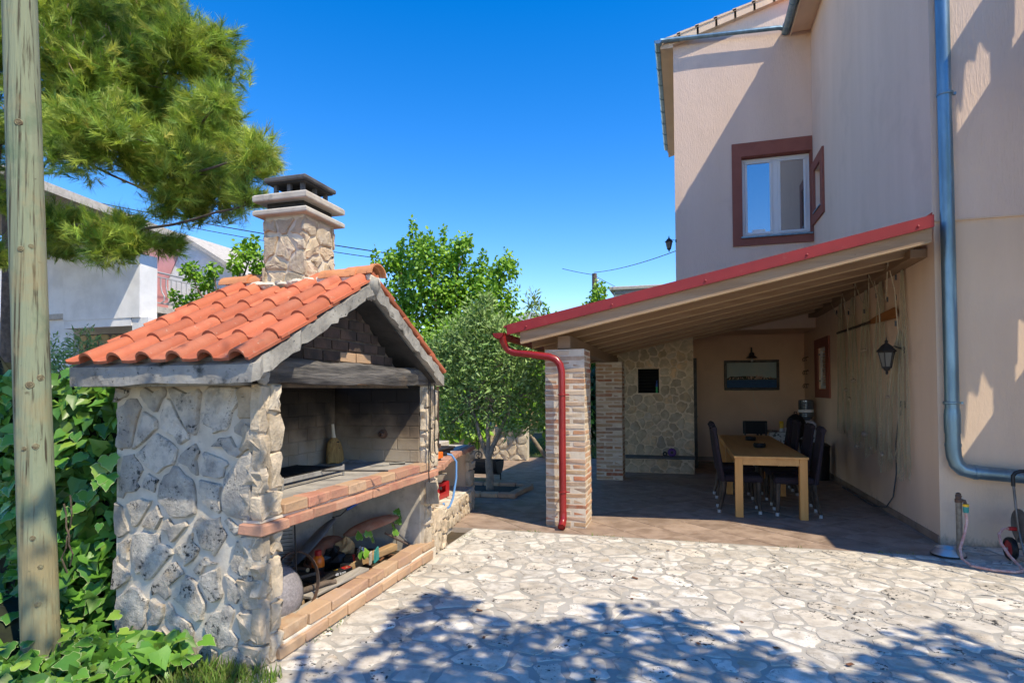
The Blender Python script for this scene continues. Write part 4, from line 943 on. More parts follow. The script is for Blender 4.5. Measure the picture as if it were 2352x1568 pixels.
# counter
obj('counter', B().box(-3.27, -2.425, 3.065, 5.10, .765, .9065, .004), mat('counter_cement', (.40, .37, .33), (.27, .25, .23), 5, rough=.9, bump=.5, bs=40, bd=.006, spots=[((.09, .085, .08), 4, .56, .72)]), bbq)
me_u = [B().obox((0, 0, 0), (.125, .232, .066), None, .006, .004).mesh('brick') for _ in range(5)]
for k in range(9):
    if k < 9:
        y = 3.185+k*.238
        if y < 5.1: put('brick', me_u[k % 5], 'brick_red' if k % 3 else 'brick_tan', bbq, (-2.372, y, .8735), (0, 0, random.uniform(-.01, .01)))
for me in me_u: pass
obj('mortar_bed', B().box(-2.44, -2.325, 2.87, 5.37, .826, .841), 'wall_mortar', bbq)
me_l = [B().obox((0, 0, 0), (.16, .243, .062), None, .006, .005).mesh('brick') for _ in range(5)]
for m_ in me_l: m_.materials.append(M('brick_red'))
for k in range(10): put('brick', me_l[k % 5], None, bbq, (-2.365, 2.955+k*.251, .794), (0, random.uniform(-.01, .01), random.uniform(-.012, .012)))
# wood store below: floor and brick kerb
obj('store_floor', B().box(-3.28, -2.42, 3.065, 5.098, -.05, .085), 'soil', bbq)
me_k = [B().obox((0, 0, 0), (.125, .236, .07), None, .007, .006).mesh('brick') for _ in range(5)]
for m_ in me_k: m_.materials.append(M('brick_tan'))
for k in range(9): put('brick', me_k[k % 5], None, bbq, (-2.365+random.uniform(-.008, .008), 3.185+k*.245, .135), (0, 0, random.uniform(-.025, .025)))
for k in range(9): put('brick', me_k[(k+2) % 5], None, bbq, (-2.345, 3.12+k*.245, .046), (0, 0, random.uniform(-.01, .01)))
obj('kerb_mortar', B().box(-2.42, -2.305, 3.06, 5.30, -.03, .098, .006), 'wall_mortar', bbq)
# charred timber lintel
b = B(); n = 26; v = []
for i in range(n+1):
    y = 2.885+i/n*2.29
    for (x, z) in ((-2.475, 1.622), (-2.31, 1.622), (-2.295, 1.65), (-2.292, 1.70), (-2.30, 1.75), (-2.33, 1.775), (-2.475, 1.775)):
        v.append((x+random.uniform(-.006, .006), y, z+random.uniform(-.005, .005)+.006*math.sin(i*.6)))
f = [(i*7+j, i*7+(j+1) % 7, (i+1)*7+(j+1) % 7, (i+1)*7+j) for i in range(n) for j in range(7)]+[tuple(range(6, -1, -1)), tuple(n*7+j for j in range(7))]
obj('timber_lintel', b.add(v, f), 'charred_wood', bbq, True, 30)
# brick gable behind the lintel
GX = -2.44
gb = obj('gable', B().prism([(GX, 2.95, 1.60), (GX, 5.0, 1.60), (GX, 3.97, 2.30)], (-.1, 0, 0)), 'soot_mortar', bbq)
for r in range(8):
    z = 1.625+r*.083; half = (2.29-z-.04)/.66*1.0
    for k in range(-5, 6):
        y = 3.97+k*.222+(.111 if r % 2 else 0)
        ya, yb = max(y-.105, 3.97-half), min(y+.105, 3.97+half)
        if yb-ya > .05: obj('brick', B().box(GX, GX+.012, ya, yb, z, z+.07, .004, .002), 'brick_tan' if (r < 3 and 3.75 < y < 4.35) else 'brick_sooty', gb)
mat('soot_black', (.045, .042, .04), (.025, .024, .023), 6, rough=.95, bump=.6, bs=30)
# concrete roof slabs, eave beam, soot-dark inside
RY = 3.955; A = math.atan2(.66, 1.29); cA, sA = math.cos(A), math.sin(A)
def rough_slab(side):
    b = B(); nx, ns = 10, 26; v = []
    for lay in (0, 1):
        for i in range(ns+1):
            t = i/ns; y = RY+side*(1.31-1.31*t); z = 1.72+.67*t - (.10 if lay else 0)
            for k in range(nx+1):
                x = -3.46+k/nx*1.26; e = 1 if k in (0, nx) else 0
                v.append((x+e*random.uniform(-.014, .014), y+random.uniform(-.006, .006), z+(random.uniform(-.012, .008) if lay or e else 0)))
    row = nx+1; L = (ns+1)*row; f = []
    for i in range(ns):
        for k in range(nx):
            a = i*row+k; f += [(a, a+1, a+row+1, a+row), (L+a, L+a+row, L+a+row+1, L+a+1)]
        for k in (0, nx): a = i*row+k; f.append((a, a+row, L+a+row, L+a) if k else (a, L+a, L+a+row, a+row))
    for k in range(nx):
        f.append((k, L+k, L+k+1, k+1)); a = ns*row+k; f.append((a, a+1, L+a+1, L+a))
    if side > 0: f = [tuple(reversed(q)) for q in f]
    return b.add(v, f)
obj('roof_slab', rough_slab(-1), 'concrete', bbq, True, 30); obj('roof_slab', rough_slab(1), 'concrete', bbq, True, 30)
for sd in (-1, 1):       # soot-blackened underside of the slabs
    obj('sooty_ceiling', B().prism([(-3.28, RY+sd*1.20, 1.655), (-3.28, RY, 2.272), (-3.28, RY, 2.262), (-3.28, RY+sd*1.20, 1.645)], (1.04, 0, 0)), 'soot_black', bbq)
obj('eave_beam', B().box(-3.45, -2.39, 2.70, 2.90, 1.612, 1.775, .008, .004), 'concrete', bbq)
obj('eave_beam', B().box(-3.45, -2.39, 5.14, 5.22, 1.612, 1.74, .008, .004), 'concrete', bbq)
b = B()   # lumpy mortar where the gable slabs meet
for (x, y, z, r) in ((-2.22, 3.955, 2.36, .075), (-2.24, 3.98, 2.30, .05), (-2.23, 3.92, 2.29, .045), (-2.24, 2.76, 1.70, .05), (-2.27, 2.82, 1.66, .045)): b.blob((x, y, z), (r*.7, r*1.2, r), 9, 7, .18)
obj('ridge_mortar', b, 'concrete', bbq, True, 60, kind='stuff')
# clay tiles
def tile_mesh():
    prof = [(-.115, .014), (-.108, .003), (-.06, .0), (-.030, .002)]
    for i in range(8):
        a = PI*i/7; prof.append((.042-.053*math.cos(a), .003+.050*math.sin(a)))
    prof.append((.113, .002)); L = .375; v = []
    for yl in (0, L):
        for th in (0, -.016):
            v += [(x, yl, z+th) for x, z in prof]
    n = len(prof); f = []
    for i in range(n-1):
        f += [(i, i+1, 2*n+i+1, 2*n+i), (n+i, 3*n+i, 3*n+i+1, n+i+1), (i, n+i, n+i+1, i+1), (2*n+i, 2*n+i+1, 3*n+i+1, 3*n+i)]
    f += [(0, 2*n, 3*n, n), (n-1, 2*n-1, 4*n-1, 3*n-1)]
    return B().add(v, f).mesh('roof_tile', True, 40)
tm = tile_mesh(); tm.materials.append(M('terracotta'))
ex = .292
for side in (-1, 1):
    for r in range(5):
        for c_ in range(6):
            d = r*ex-.03; xx = -3.35+c_*.2085
            t_ = d/1.473
            y = RY+side*(1.31-d*cA); z = 1.735+d*sA+.032
            if side < 0 and r == 4 and -3.1 < xx < -2.75: continue
            Rm = Matrix((((1, 0, 0)), ((0, -side*math.cos(A-.055), side*math.sin(A-.055))), ((0, math.sin(A-.055), math.cos(A-.055)))))
            if side > 0: Rm = Matrix(((-1, 0, 0), (0, -math.cos(A-.055), math.sin(A-.055)), (0, math.sin(A-.055), math.cos(A-.055))))
            put('roof_tile', tm, None, bbq, (xx+random.uniform(-.004, .004), y, z), (Rm @ Matrix.Rotation(random.uniform(-.012, .012), 3, 'Z')).to_euler())
def ridge_tile(x0, x1, z, r0, r1):
    b = B(); v = []; n = 10
    for (x, r) in ((x0, r0), (x1-.04, r1), (x1-.035, r1+.012), (x1, r1+.012)):
        for dr in (0, -.014):
            for i in range(n+1):
                a = PI*i/n; v.append((x, RY+(r+dr)*math.cos(a), z+(r+dr)*.75*math.sin(a)))
    k = n+1; f = []
    for s in range(3):
        for i in range(n):
            a = s*2*k+i; f += [(a, a+1, a+2*k+1, a+2*k), (a+k, a+3*k, a+3*k+1, a+k+1)]
        f += [(s*2*k, s*2*k+2*k, s*2*k+3*k, s*2*k+k), (s*2*k+n, s*2*k+k+n, s*2*k+3*k+n, s*2*k+2*k+n)]
    for s in (0, 3): f += [(s*2*k+i, s*2*k+k+i, s*2*k+k+i+1, s*2*k+i+1) for i in range(n)]
    return b.add(v, f)
for (xa, xb) in ((-2.62, -2.30), (-2.40, -2.165), (-3.08, -3.30), (-3.24, -3.52)):
    b = ridge_tile(min(xa, xb), max(xa, xb), 2.415+(.012 if xb == -2.165 else 0), .098, .104); obj('ridge_tile', b, 'ridge_clay', bbq, True, 40)
obj('ridge_bedding', B().box(-3.48, -2.19, RY-.09, RY+.09, 2.34, 2.43, .02, .006), 'wall_mortar', bbq)
# chimney
cx0, cx1, cy0, cy1 = -3.055, -2.72, 3.83, 4.21
chm = obj('chimney', B().box(cx0, cx1, cy0, cy1, 2.1, 2.885), 'wall_mortar', bbq)
for (o, u, nn, a0, a1) in (((0, cy0, 0), (1, 0, 0), (0, -1, 0), cx0-.012, cx1+.012), ((cx1, 0, 0), (0, 1, 0), (1, 0, 0), cy0-.012, cy1+.012), ((cx0, 0, 0), (0, 1, 0), (-1, 0, 0), cy0-.012, cy1+.012), ((0, cy1, 0), (1, 0, 0), (0, 1, 0), cx0-.012, cx1+.012)):
    for c in voronoi(sites(a0, a1, 2.36, 2.88, .13, .125, .45), [(a0, 2.34), (a1, 2.34), (a1, 2.875), (a0, 2.875)], .018, .09):
        if abs(area(c)) > .003: obj('stone', stone_b(rough_poly(c, 1, .006, .1), random.uniform(.010, .022), o, u, (0, 0, 1), nn, .15, .84, .35), 'warm_stone', chm, True, 22)
b = B()
for k in range(46):
    a = random.choice((0, 1)); x = random.uniform(cx0-.04, cx1+.04) if a == 0 else cx1+.03; y = cy0-.035 if a == 0 else random.uniform(cy0, cy1)
    b.blob((x, y, 2.455-abs(y-RY)*.5+random.uniform(-.02, .01)), (random.uniform(.04, .07), random.uniform(.03, .05), random.uniform(.012, .025)), 7, 5, .25)
obj('flashing_mortar', b, 'wall_mortar', bbq, True, 60, kind='stuff')
def cap_slab(x0, x1, y0, y1, z0, z1, ins):
    """slab with bevelled top and an undercut below"""
    b = B(); ring = lambda d, z: [(x0+d, y0+d, z), (x1-d, y0+d, z), (x1-d, y1-d, z), (x0+d, y1-d, z)]
    v = ring(ins, z0-.03)+ring(ins*.9, z0-.001)+ring(0.004, z0)+ring(0, z0+.008)+ring(0, z1-.012)+ring(.012, z1)
    f = [(r*4+i, r*4+(i+1) % 4, (r+1)*4+(i+1) % 4, (r+1)*4+i) for r in range(5) for i in range(4)]+[(3, 2, 1, 0), (20, 21, 22, 23)]
    return b.add(v, f)
obj('chimney_slab', cap_slab(-3.125, -2.655, 3.765, 4.285, 2.90, 2.942, .07), 'slab_concrete', chm)
obj('chimney_slab', cap_slab(-3.125, -2.655, 3.765, 4.285, 3.005, 3.058, .12), 'slab_concrete', chm)
obj('chimney_slab', B().add(*(lambda q: (q.v, q.f))(cap_slab(-3.03, -2.735, 3.85, 4.205, 3.062, 3.085, .01))), 'slab_concrete', chm)
for (x, y) in ((-3.0, 3.88), (-2.765, 3.88), (-2.765, 4.175), (-3.0, 4.175), (-2.88, 3.88), (-2.765, 4.03)): obj('cap_leg', B().prism([(x-.014, y-.014, 3.086), (x+.014, y-.014, 3.086), (x+.014, y+.014, 3.086), (x-.014, y+.014, 3.086)], (0, 0, .07)), 'cap_concrete', chm)
obj('chimney_cap', B().box(-3.07, -2.70, 3.82, 4.235, 3.165, 3.20, .008), 'cap_concrete', chm)
obj('cap_underside', B().prism([(-3.05, 3.84, 3.164), (-2.72, 3.84, 3.164), (-2.72, 4.21, 3.164), (-3.05, 4.21, 3.164)], (0, 0, -.012)), 'soot_black', chm)
for q_ in ((2.9, 2.945), (3.005, 3.0)): obj('dark_throat', B().box(-3.05, -2.73, 3.84, 4.21, q_[1]-.002, 3.004 if q_[0] < 3 else 3.003, .001), 'soot_black', chm) if q_[0] < 3 else None
obj('flue', B().box(-2.98, -2.79, 3.92, 4.14, 3.05, 3.10), 'black_iron', chm)

# ---------------------------------------------------------------- stone counter beyond the barbecue
sc_ = thing('stone_counter', 'low open-fronted stone counter with brick edging beside the barbecue', 'counter', (-3.0, 6.7, 0))
front = [(-2.41, 5.40), (-2.44, 5.75), (-2.60, 6.35), (-2.72, 6.9), (-2.86, 7.85)]
obj('counter_top', B().prism([(x-.06, y, .752) for x, y in front]+[(-3.75, 7.85, .752), (-3.75, 5.40, .752)], (0, 0, .07)), 'slab_concrete', sc_)
me_e = [B().obox((0, 0, 0), (.12, .225, .062), None, .007, .005).mesh('brick') for _ in range(4)]
for m_ in me_e: m_.materials.append(M('brick_red'))
L = 0
for (p, q) in zip(front[:-1], front[1:]):
    p, q = Vector(p), Vector(q); d = q-p; n = max(1, round(d.length/.235)); a = math.atan2(-d.x, d.y)
    for k in range(n):
        c = p.lerp(q, (k+.5)/n); put('brick', random.choice(me_e), None, sc_, (c.x-.03, c.y, .787+random.uniform(-.003, .003)), (0, 0, a))
ew = obj('end_wall', B().box(-3.72, -2.84, 7.62, 7.82, -.05, .75, .006), 'stucco_low', sc_)
quoins(ew, 7.60, 7.82, [.0, .16, .3, .5, .62, .75], -2.86, 0, 'warm_stone')
obj('back_panel', B().box(-3.75, -3.68, 5.39, 7.61, -.05, .75), 'stucco_low', sc_)
stp = [(-2.47, 5.67), (-2.58, 6.1), (-2.68, 6.9), (-2.76, 7.6)]
st_ = obj('step', B().prism([(x, y, -.05) for x, y in stp]+[(-3.67, 7.6, -.05), (-3.67, 5.67, -.05)], (0, 0, .325)), 'wall_mortar', sc_)
for (p, q) in zip(stp[:-1], stp[1:]):
    p, q = Vector((*p, 0)), Vector((*q, 0)); d = (q-p); L = d.length; d.normalize()
    for c in voronoi(sites(0, L, 0, .27, .17, .14, .35), [(0, .0), (L, .0), (L, .265), (0, .265)], .02): obj('stone', stone_b(rough_poly(c, 1, .006), .025, p, d, (0, 0, 1), Vector((d.y, -d.x, 0)), .3), 'warm_stone', st_, True, 38)
for c in voronoi(sites(-3.3, -2.6, 5.7, 7.6, .26, .22, .4), [(-3.3, 5.68), (-2.56, 5.68), (-2.74, 7.58), (-3.3, 7.58)], .02): obj('stone', stone_b(rough_poly(c, 1, .006), .012, (0, 0, .275), (1, 0, 0), (0, 1, 0), (0, 0, 1), .15), 'pave_stone', st_, True, 45)
obj('edge_stone', B().box(-3.5, -3.1, 6.9, 7.6, .823, .90, .012, .006), 'slab_concrete', sc_)

# ---------------------------------------------------------------- things in and around the barbecue
t = thing('hand_broom', 'short straw broom standing against the sooty back of the firebox', 'broom', (-3.14, 4.95, .908))
c = Vector((-3.16, 4.93, .908)); v = []
for (z, wx, wy) in ((0, .125, .045), (.1, .12, .042), (.19, .09, .034), (.235, .032, .024)):
    for k in range(16):
        a = 2*PI*k/16; q = 1+random.uniform(-.06, .06)*(z < .2); v.append((c.x+wx*.35*math.cos(a)*q+z*-.06+wy*.4*math.cos(a), c.y+wx*math.sin(a)*q*.9, c.z+z+(random.uniform(0, .012) if z == 0 else 0)))
f = [(i*16+j, i*16+(j+1) % 16, (i+1)*16+(j+1) % 16, (i+1)*16+j) for i in range(3) for j in range(16)]+[tuple(range(15, -1, -1)), tuple(48+j for j in range(16))]
obj('bristles', B().add(v, f), 'straw', t, True)
obj('binding', B().tube([c+Vector((-.012, -.07, .195)), c+Vector((.04, 0, .195)), c+Vector((-.012, .07, .195))], .005, 5).tube([c+Vector((-.008, -.09, .14)), c+Vector((.045, 0, .14)), c+Vector((-.008, .09, .14))], .004, 5), 'black_iron', t)
obj('handle', B().tube([c+Vector((-.014, 0, .225)), c+Vector((-.02, 0, .28)), c+Vector((-.026, -.004, .36))], [.022, .016, .014], 8), 'cream_plastic', t, True)
v = []; n = 16
b = B(); b.blob((-3.17, 5.02, .905), (.09, .10, .03), 14, 6, .2); b.blob((-3.0, 5.03, .905), (.10, .07, .02), 12, 6, .25)
obj('ash_heap', b, 'ash', smooth=True, label='heap of pale ash in the back corner of the firebox', cat='ash', kind='stuff')
# grill grate with front bar and long handle
t = thing('grill_grate', 'iron grill grate with raised front bar and long looped handle', 'grill grate', (-2.75, 3.85, .908))
gx0, gx1, gy0, gy1 = -3.05, -2.62, 3.45, 4.22; gzz = .975
obj('bars', (lambda b: [b.tube([(gx0, y, gzz), (gx1-.01, y, gzz)], .0045, 5) for y in np.linspace(gy0+.02, gy1-.02, 24)] and b)(B()), 'black_iron', t)
obj('back_bar', B().box(gx0-.012, gx0, gy0, gy1, .9075, .98, .002), 'black_iron', t)
obj('front_bar', B().box(gx1-.008, gx1, gy0+.02, gy1-.02, .950, .985, .003).box(gx1-.009, gx1+.001, gy0, gy0+.022, .9075, .995, .003).box(gx1-.009, gx1+.001, gy1-.022, gy1, .9075, .995, .003), 'bar_grey', t)
lp = [(-2.615, 3.9, .985), (-2.45, 3.98, .98), (-2.25, 4.08, .972)]; e = Vector(lp[-1]); d_ = Vector((.20, .10, -.006)).normalized(); s_ = Vector((-d_.y, d_.x, 0))
lp += [e+d_*.02+s_*.012, e+d_*.05+s_*.014, e+d_*.075, e+d_*.05-s_*.014, e+d_*.02-s_*.012, e]
obj('handle', B().tube(lp, .006, 6), 'black_iron', t, True)
t = thing('kitchen_knife', 'black-handled knife lying on the barbecue counter', 'knife', (-2.55, 4.95, .908))
obj('blade', B().prism([(-2.72, 4.78, .9105), (-2.58, 4.90, .9105), (-2.57, 4.885, .9105), (-2.70, 4.775, .9105)], (0, 0, .002)), 'steel', t)
obj('handle', B().tube([(-2.58, 4.893, .918), (-2.53, 4.935, .92), (-2.47, 4.985, .92)], [.010, .009, .012], 8), 'black_plastic', t, True)
obj('wall_pipe', B().lathe([(.045, 0), (.045, .01), (.025, .012), (.025, .06), (.018, .065), (.012, .03)], 14, (-2.75, 5.098, 1.17), Matrix.Rotation(PI/2, 3, 'X')), 'rust_iron', bbq, True)
# hanging tools at the far pillar
def rod(label, y, z0, extra=None, x=-2.285, name='fire_poker'):
    t = thing(name, label, 'fire tool', (x, y, z0), 'fire tools hung beside the firebox')
    obj('rod', B().tube([(x, y, 1.70), (x+.004, y+.004, 1.3), (x, y-.006, z0+.1), (x+.004, y, z0)], .0055, 5), 'black_iron', t)
    obj('eye', B().tube([(x, y+.015*math.cos(a), 1.715+.015*math.sin(a)) for a in np.linspace(0, 2*PI, 11)], .004, 5), 'black_iron', t)
    if extra: extra(t)
    return t
rod('thin fire poker hung on the far pillar, next to the timber lintel', 5.135, .93, lambda t: obj('tip', B().tube([(-2.281, 5.135, .93), (-2.27, 5.16, .90), (-2.26, 5.165, .92)], .005, 5), 'black_iron', t))
rod('thin fire poker hung on the far pillar, next to the garden counter', 5.23, 1.0, lambda t: obj('tip', B().tube([(-2.281, 5.23, 1.0), (-2.27, 5.25, .97), (-2.255, 5.25, .985)], .005, 5), 'black_iron', t))
def blade(t):
    P = [Vector((-2.272, 4.985, .745)), Vector((-2.272, 5.215, .715)), Vector((-2.215, 5.14, .53)), Vector((-2.215, 4.885, .575))]
    obj('blade', B().prism(P, (.012, .0, .004)), 'dull_steel', t)
rod('ash shovel with flat square blade hung on the far pillar', 5.09, .72, blade, -2.28, 'ash_shovel')
t = thing('serrated_saw_blade', 'flat iron strap hung outside the far pillar', 'iron strap', (-2.33, 5.42, 1.2)); obj('strap', B().box(-2.34, -2.315, 5.405, 5.412, 1.05, 1.62).box(-2.35, -2.30, 5.40, 5.418, 1.02, 1.06), 'rust_iron', t)
t.name = 'iron_strap'
# in the wood store
t = thing('wire_rack', 'black wire oven rack leaning in the wood store', 'wire rack', (-2.75, 3.25, .1))
fy, f0, f1 = 3.20, -2.95, -2.55
P_ = lambda u, z: (f0+(f1-f0)*u-.0, fy+.32*u-.05*z, .09+z)
rb = B()
for k in range(22): rb.tube([P_(.03, .03+k*.026), P_(.97, .03+k*.026)], .0028, 4)
obj('wires', rb, 'black_iron', t); obj('rim', B().tube([P_(0, 0), P_(1, 0), P_(1, .62), P_(0, .62), P_(0, 0)], .008, 6), 'black_iron', t)
t = thing('white_board', 'pale painted board standing behind the wire rack', 'board', (-3.2, 3.7, .1)); obj('panel', B().obox((-3.235, 3.75, .37), (.02, .8, .56), None, .003), 'white_plaster', t); obj('batten', B().obox((-3.215, 3.75, .11), (.02, .8, .03)), 'plank_grey', t)
t = thing('pan_lid', 'speckled grey dome lid propped against the front pillar', 'lid', (-2.5, 3.28, .1))
Rl = Matrix.Rotation(math.radians(68), 3, 'Y') @ Matrix.Rotation(.2, 3, 'X')
obj('dome', B().lathe([(.165, 0), (.168, .01), (.15, .03), (.10, .06), (.05, .075), (.005, .08)], 24, (-2.56, 3.36, .27), Rl), mat('enamel', (.20, .185, .195), (.30, .28, .29), 60, rough=.35, spots=[((.6, .6, .6), 90, .70, .74)]), t, True, 60)
obj('rim', B().lathe([(.163, -.006), (.172, -.003), (.172, .012), (.166, .014)], 24, (-2.56, 3.36, .27), Rl), 'dull_steel', t, True)
c = Vector((-2.53, 3.47, .29)); hp = []
b = B(); v = []
e1, e2, e3 = Vector((.12, .80, .25)).normalized(), Vector((-.25, -.2, .95)).normalized(), Vector((.95, -.2, .2)).normalized()
for k in range(33):
    a = 2*PI*k/32
    for (r, o) in ((.20, -.014), (.20, .014), (.204, .014), (.204, -.014)): v.append(c+e1*r*math.cos(a)+e2*r*math.sin(a)+e3*o)
f = [(k*4+j, k*4+(j+1) % 4, k*4+4+(j+1) % 4, k*4+4+j) for k in range(32) for j in range(4)]
obj('iron_hoop', B().add(v, f), 'rust_iron', label='rusty iron barrel hoop leaning in the wood store', cat='hoop')
def log(i, a, c, r, label):
    t = thing('firewood', label, 'firewood', a, 'cut branches in the wood store'); b = B(); limb(b, a, c, r, r*.85, .05, 4, 9); obj('branch', b, 'bark', t, True, 60)
    d = (Vector(c)-Vector(a)).normalized()
    obj('cut_face', B().tube([Vector(c)-d*.004, Vector(c)+d*.002], r*.82, 9), 'cut_wood', t); obj('cut_face', B().tube([Vector(a)+d*.004, Vector(a)-d*.002], r*.97, 9), 'cut_wood', t)
LB = ['cut branch lying across the white plank', 'long branch running back under the iron hoop', 'short branch stub behind the iron hoop', 'thick short log under the iron hoop', 'thin dark branch beside the orange bottle', 'stub of branch next to the orange bottle', 'bottom branch of the pile by the iron hoop']
for i, (a, c, r) in enumerate((((-2.62, 3.55, .165), (-2.48, 3.87, .185), .022), ((-3.05, 3.7, .16), (-2.62, 3.62, .2), .021), ((-2.9, 3.42, .2), (-2.62, 3.52, .215), .024), ((-2.85, 3.55, .12), (-2.58, 3.5, .135), .026), ((-2.95, 3.6, .19), (-2.68, 3.95, .21), .015), ((-3.0, 4.1, .17), (-2.82, 4.02, .20), .02), ((-2.95, 3.5, .115), (-2.56, 3.6, .115), .023))): log(i, a, c, r, LB[i])
t = thing('orange_bottle', 'orange bottle with red screw cap in the wood store', 'bottle', (-2.86, 4.2, .09))
c = (-2.83, 4.17, .105)
obj('body', B().lathe([(.045, 0), (.05, .01), (.05, .12), (.046, .145), (.03, .165), (.025, .17)], 18, c), 'orange_plastic', t, True); obj('cap', B().lathe([(.028, .168), (.028, .205), (.022, .21)], 14, c), 'red_plastic', t, True); obj('label', B().lathe([(.0508, .03), (.0508, .08)], 18, c, cap=False), 'black_plastic', t, True)
t = thing('firelighter_box', 'black and red firelighter carton with flame print', 'box', (-2.62, 4.18, .12))
Rb = Matrix.Rotation(-.5, 3, 'Z') @ Matrix.Rotation(.1, 3, 'X')
obj('carton', B().obox((-2.62, 4.16, .165), (.075, .17, .035), Rb, .002), 'black_plastic', t)
lab = lambda x, y, w_, h_, m: obj('print', B().obox(Vector((-2.62, 4.16, .165))+Rb @ Vector((x, y, .018)), (w_, h_, .001), Rb), m, t)
lab(.005, .045, .06, .06, 'red_plastic'); lab(.005, .05, .035, .03, 'yellow_plastic'); lab(.01, .052, .016, .016, 'white_paper'); lab(-.02, -.03, .02, .03, 'yellow_plastic')
tx = bpy.data.curves.new('print', 'FONT'); tx.body = '48 kom'; tx.size = .03; tx.extrude = .0003; tx.align_x = 'CENTER'
to = bpy.data.objects.new('print_tmp', tx); col.objects.link(to); bpy.context.view_layer.update()
tme = bpy.data.meshes.new_from_object(to.evaluated_get(bpy.context.evaluated_depsgraph_get())); bpy.data.objects.remove(to)
Rt = Rb @ Matrix(((0, 0, 1), (1, 0, 0), (0, 1, 0)))
tme.transform((Matrix.Translation(Vector((-2.62, 4.16, .165))+Rb @ Vector((.0378, -.02, -.011)))) @ Rt.to_4x4()); tme.materials.clear()
put('print', tme, 'white_paper', t)
t = thing('second_box', 'small black box with red corner behind the firelighter carton', 'box', (-2.72, 4.42, .12)); t.name = 'matchbox'
obj('carton', B().obox((-2.70, 4.42, .19), (.07, .12, .05), Matrix.Rotation(.4, 3, 'Z'), .002), 'black_plastic', t); obj('corner', B().obox((-2.66, 4.42, .20), (.02, .03, .052), Matrix.Rotation(.4, 3, 'Z'), .002), 'red_plastic', t)
def crumple(c, r, seed):
    random.seed(seed); return B().blob(c, r, 10, 7, .35)
t = thing('paper_bag', 'torn brown paper charcoal bag crumpled in the wood store', 'paper bag', (-2.85, 4.5, .12))
obj('bag', crumple((-2.80, 4.52, .24), (.07, .09, .09), 4), 'paper', t); obj('charcoal', crumple((-2.84, 4.40, .18), (.10, .09, .09), 5), 'black_plastic', t); obj('foil', crumple((-2.70, 4.60, .20), (.03, .04, .04), 6), 'steel', t)
t = thing('charcoal_tray', 'small black slotted tray among the firewood', 'tray', (-2.72, 3.95, .14)); tr = B()
for k in range(9): tr.obox((-2.76+k*.018, 3.97, .175), (.008, .16, .006), Matrix.Rotation(-.3, 3, 'Z') @ Matrix.Rotation(.15, 3, 'X'))
obj('slats', tr, 'black_plastic', t); obj('rim', B().obox((-2.69, 3.97, .165), (.18, .17, .012), Matrix.Rotation(-.3, 3, 'Z') @ Matrix.Rotation(.15, 3, 'X'), .002), 'black_iron', t)
def plank(c, s, R, m, label):
    o = obj('plank', B().obox(c, s, R, .004, .002), m, label=label, cat='plank'); return o
plank((-2.50, 3.92, .165), (.10, .62, .022), Matrix.Rotation(-.16, 3, 'Z') @ Matrix.Rotation(.05, 3, 'X'), 'plank_grey', 'whitish plank lying along the brick kerb')
plank((-2.47, 3.42, .125), (.09, .5, .02), Matrix.Rotation(-.05, 3, 'Z'), 'plank_grey', 'greyish plank under the iron hoop beside the kerb')
plank((-2.62, 4.62, .155), (.07, .62, .06), Matrix.Rotation(-.25, 3, 'Z') @ Matrix.Rotation(.06, 3, 'X'), 'plank_tan', 'tan timber offcut lying behind the turquoise shard')
def halfshell(c, L, w_, h_, R):
    b = B(); v = []; n = 12
    for i in range(9):
        t_ = i/8*2-1; s = math.sqrt(max(.02, 1-t_*t_*.9))
        for dr in (1, .9):
            for k in range(n+1):
                a = PI*k/n; v.append(Vector(c)+R @ Vector((w_*s*dr*math.cos(a), L*t_*dr, h_*s*dr*math.sin(a))))
    k = n+1; f = []
    for i in range(8):
        for j in range(n):
            a = i*2*k+j; f += [(a, a+1, a+2*k+1, a+2*k), (a+k, a+3*k, a+3*k+1, a+k+1)]
        f += [(i*2*k, i*2*k+2*k, i*2*k+3*k, i*2*k+k), (i*2*k+n, i*2*k+k+n, i*2*k+3*k+n, i*2*k+2*k+n)]
    for i in (0, 8): f += [(i*2*k+j, i*2*k+k+j, i*2*k+k+j+1, i*2*k+j+1) for j in range(n)]
    return b.add(v, f)
mat('clay_old', (.30, .12, .07), (.36, .19, .12), 8, rough=.9, bump=.5, bs=40, spots=[((.2, .15, .12), 6, .55, .8)])
t = thing('clay_roof_tile', 'old terracotta ridge tile resting on top of the rubbish heap', 'clay tile', (-2.75, 4.85, .3)); obj('shell', halfshell((-2.72, 4.82, .36), .25, .10, .07, Matrix.Rotation(-.75, 3, 'Z') @ Matrix.Rotation(.22, 3, 'X')), 'clay_old', t, True, 50); obj('inner_lip', halfshell((-2.72, 4.82, .355), .235, .085, .05, Matrix.Rotation(-.75, 3, 'Z') @ Matrix.Rotation(.22, 3, 'X')), 'clay_old', t, True, 50)
t = thing('clay_bowl', 'half-buried terracotta pot lying under the grey scoop', 'pot', (-2.98, 4.55, .1)); obj('shell', B().blob((-2.98, 4.55, .18), (.16, .24, .14), 16, 9, .03), 'clay_old', t, True, 70); obj('rim', B().tube([(-2.98+.17*math.cos(a), 4.55+.25*math.sin(a), .13) for a in np.linspace(0, 2*PI, 25)], .012, 6), 'clay_old', t, True)
t = thing('hand_scoop', 'long grey scoop with blue handle lying on the clay pot', 'scoop', (-3.0, 4.5, .3))
Rs = Matrix.Rotation(-.6, 3, 'Z') @ Matrix.Rotation(.75, 3, 'X')
obj('scoop', halfshell((-3.03, 4.40, .30), .26, .07, .05, Rs), mat('grey_scoop', (.10, .105, .12), (.07, .072, .08), 9, rough=.5), t, True, 50)
pe = Vector((-3.03, 4.40, .30))+Rs @ Vector((0, .25, .03))
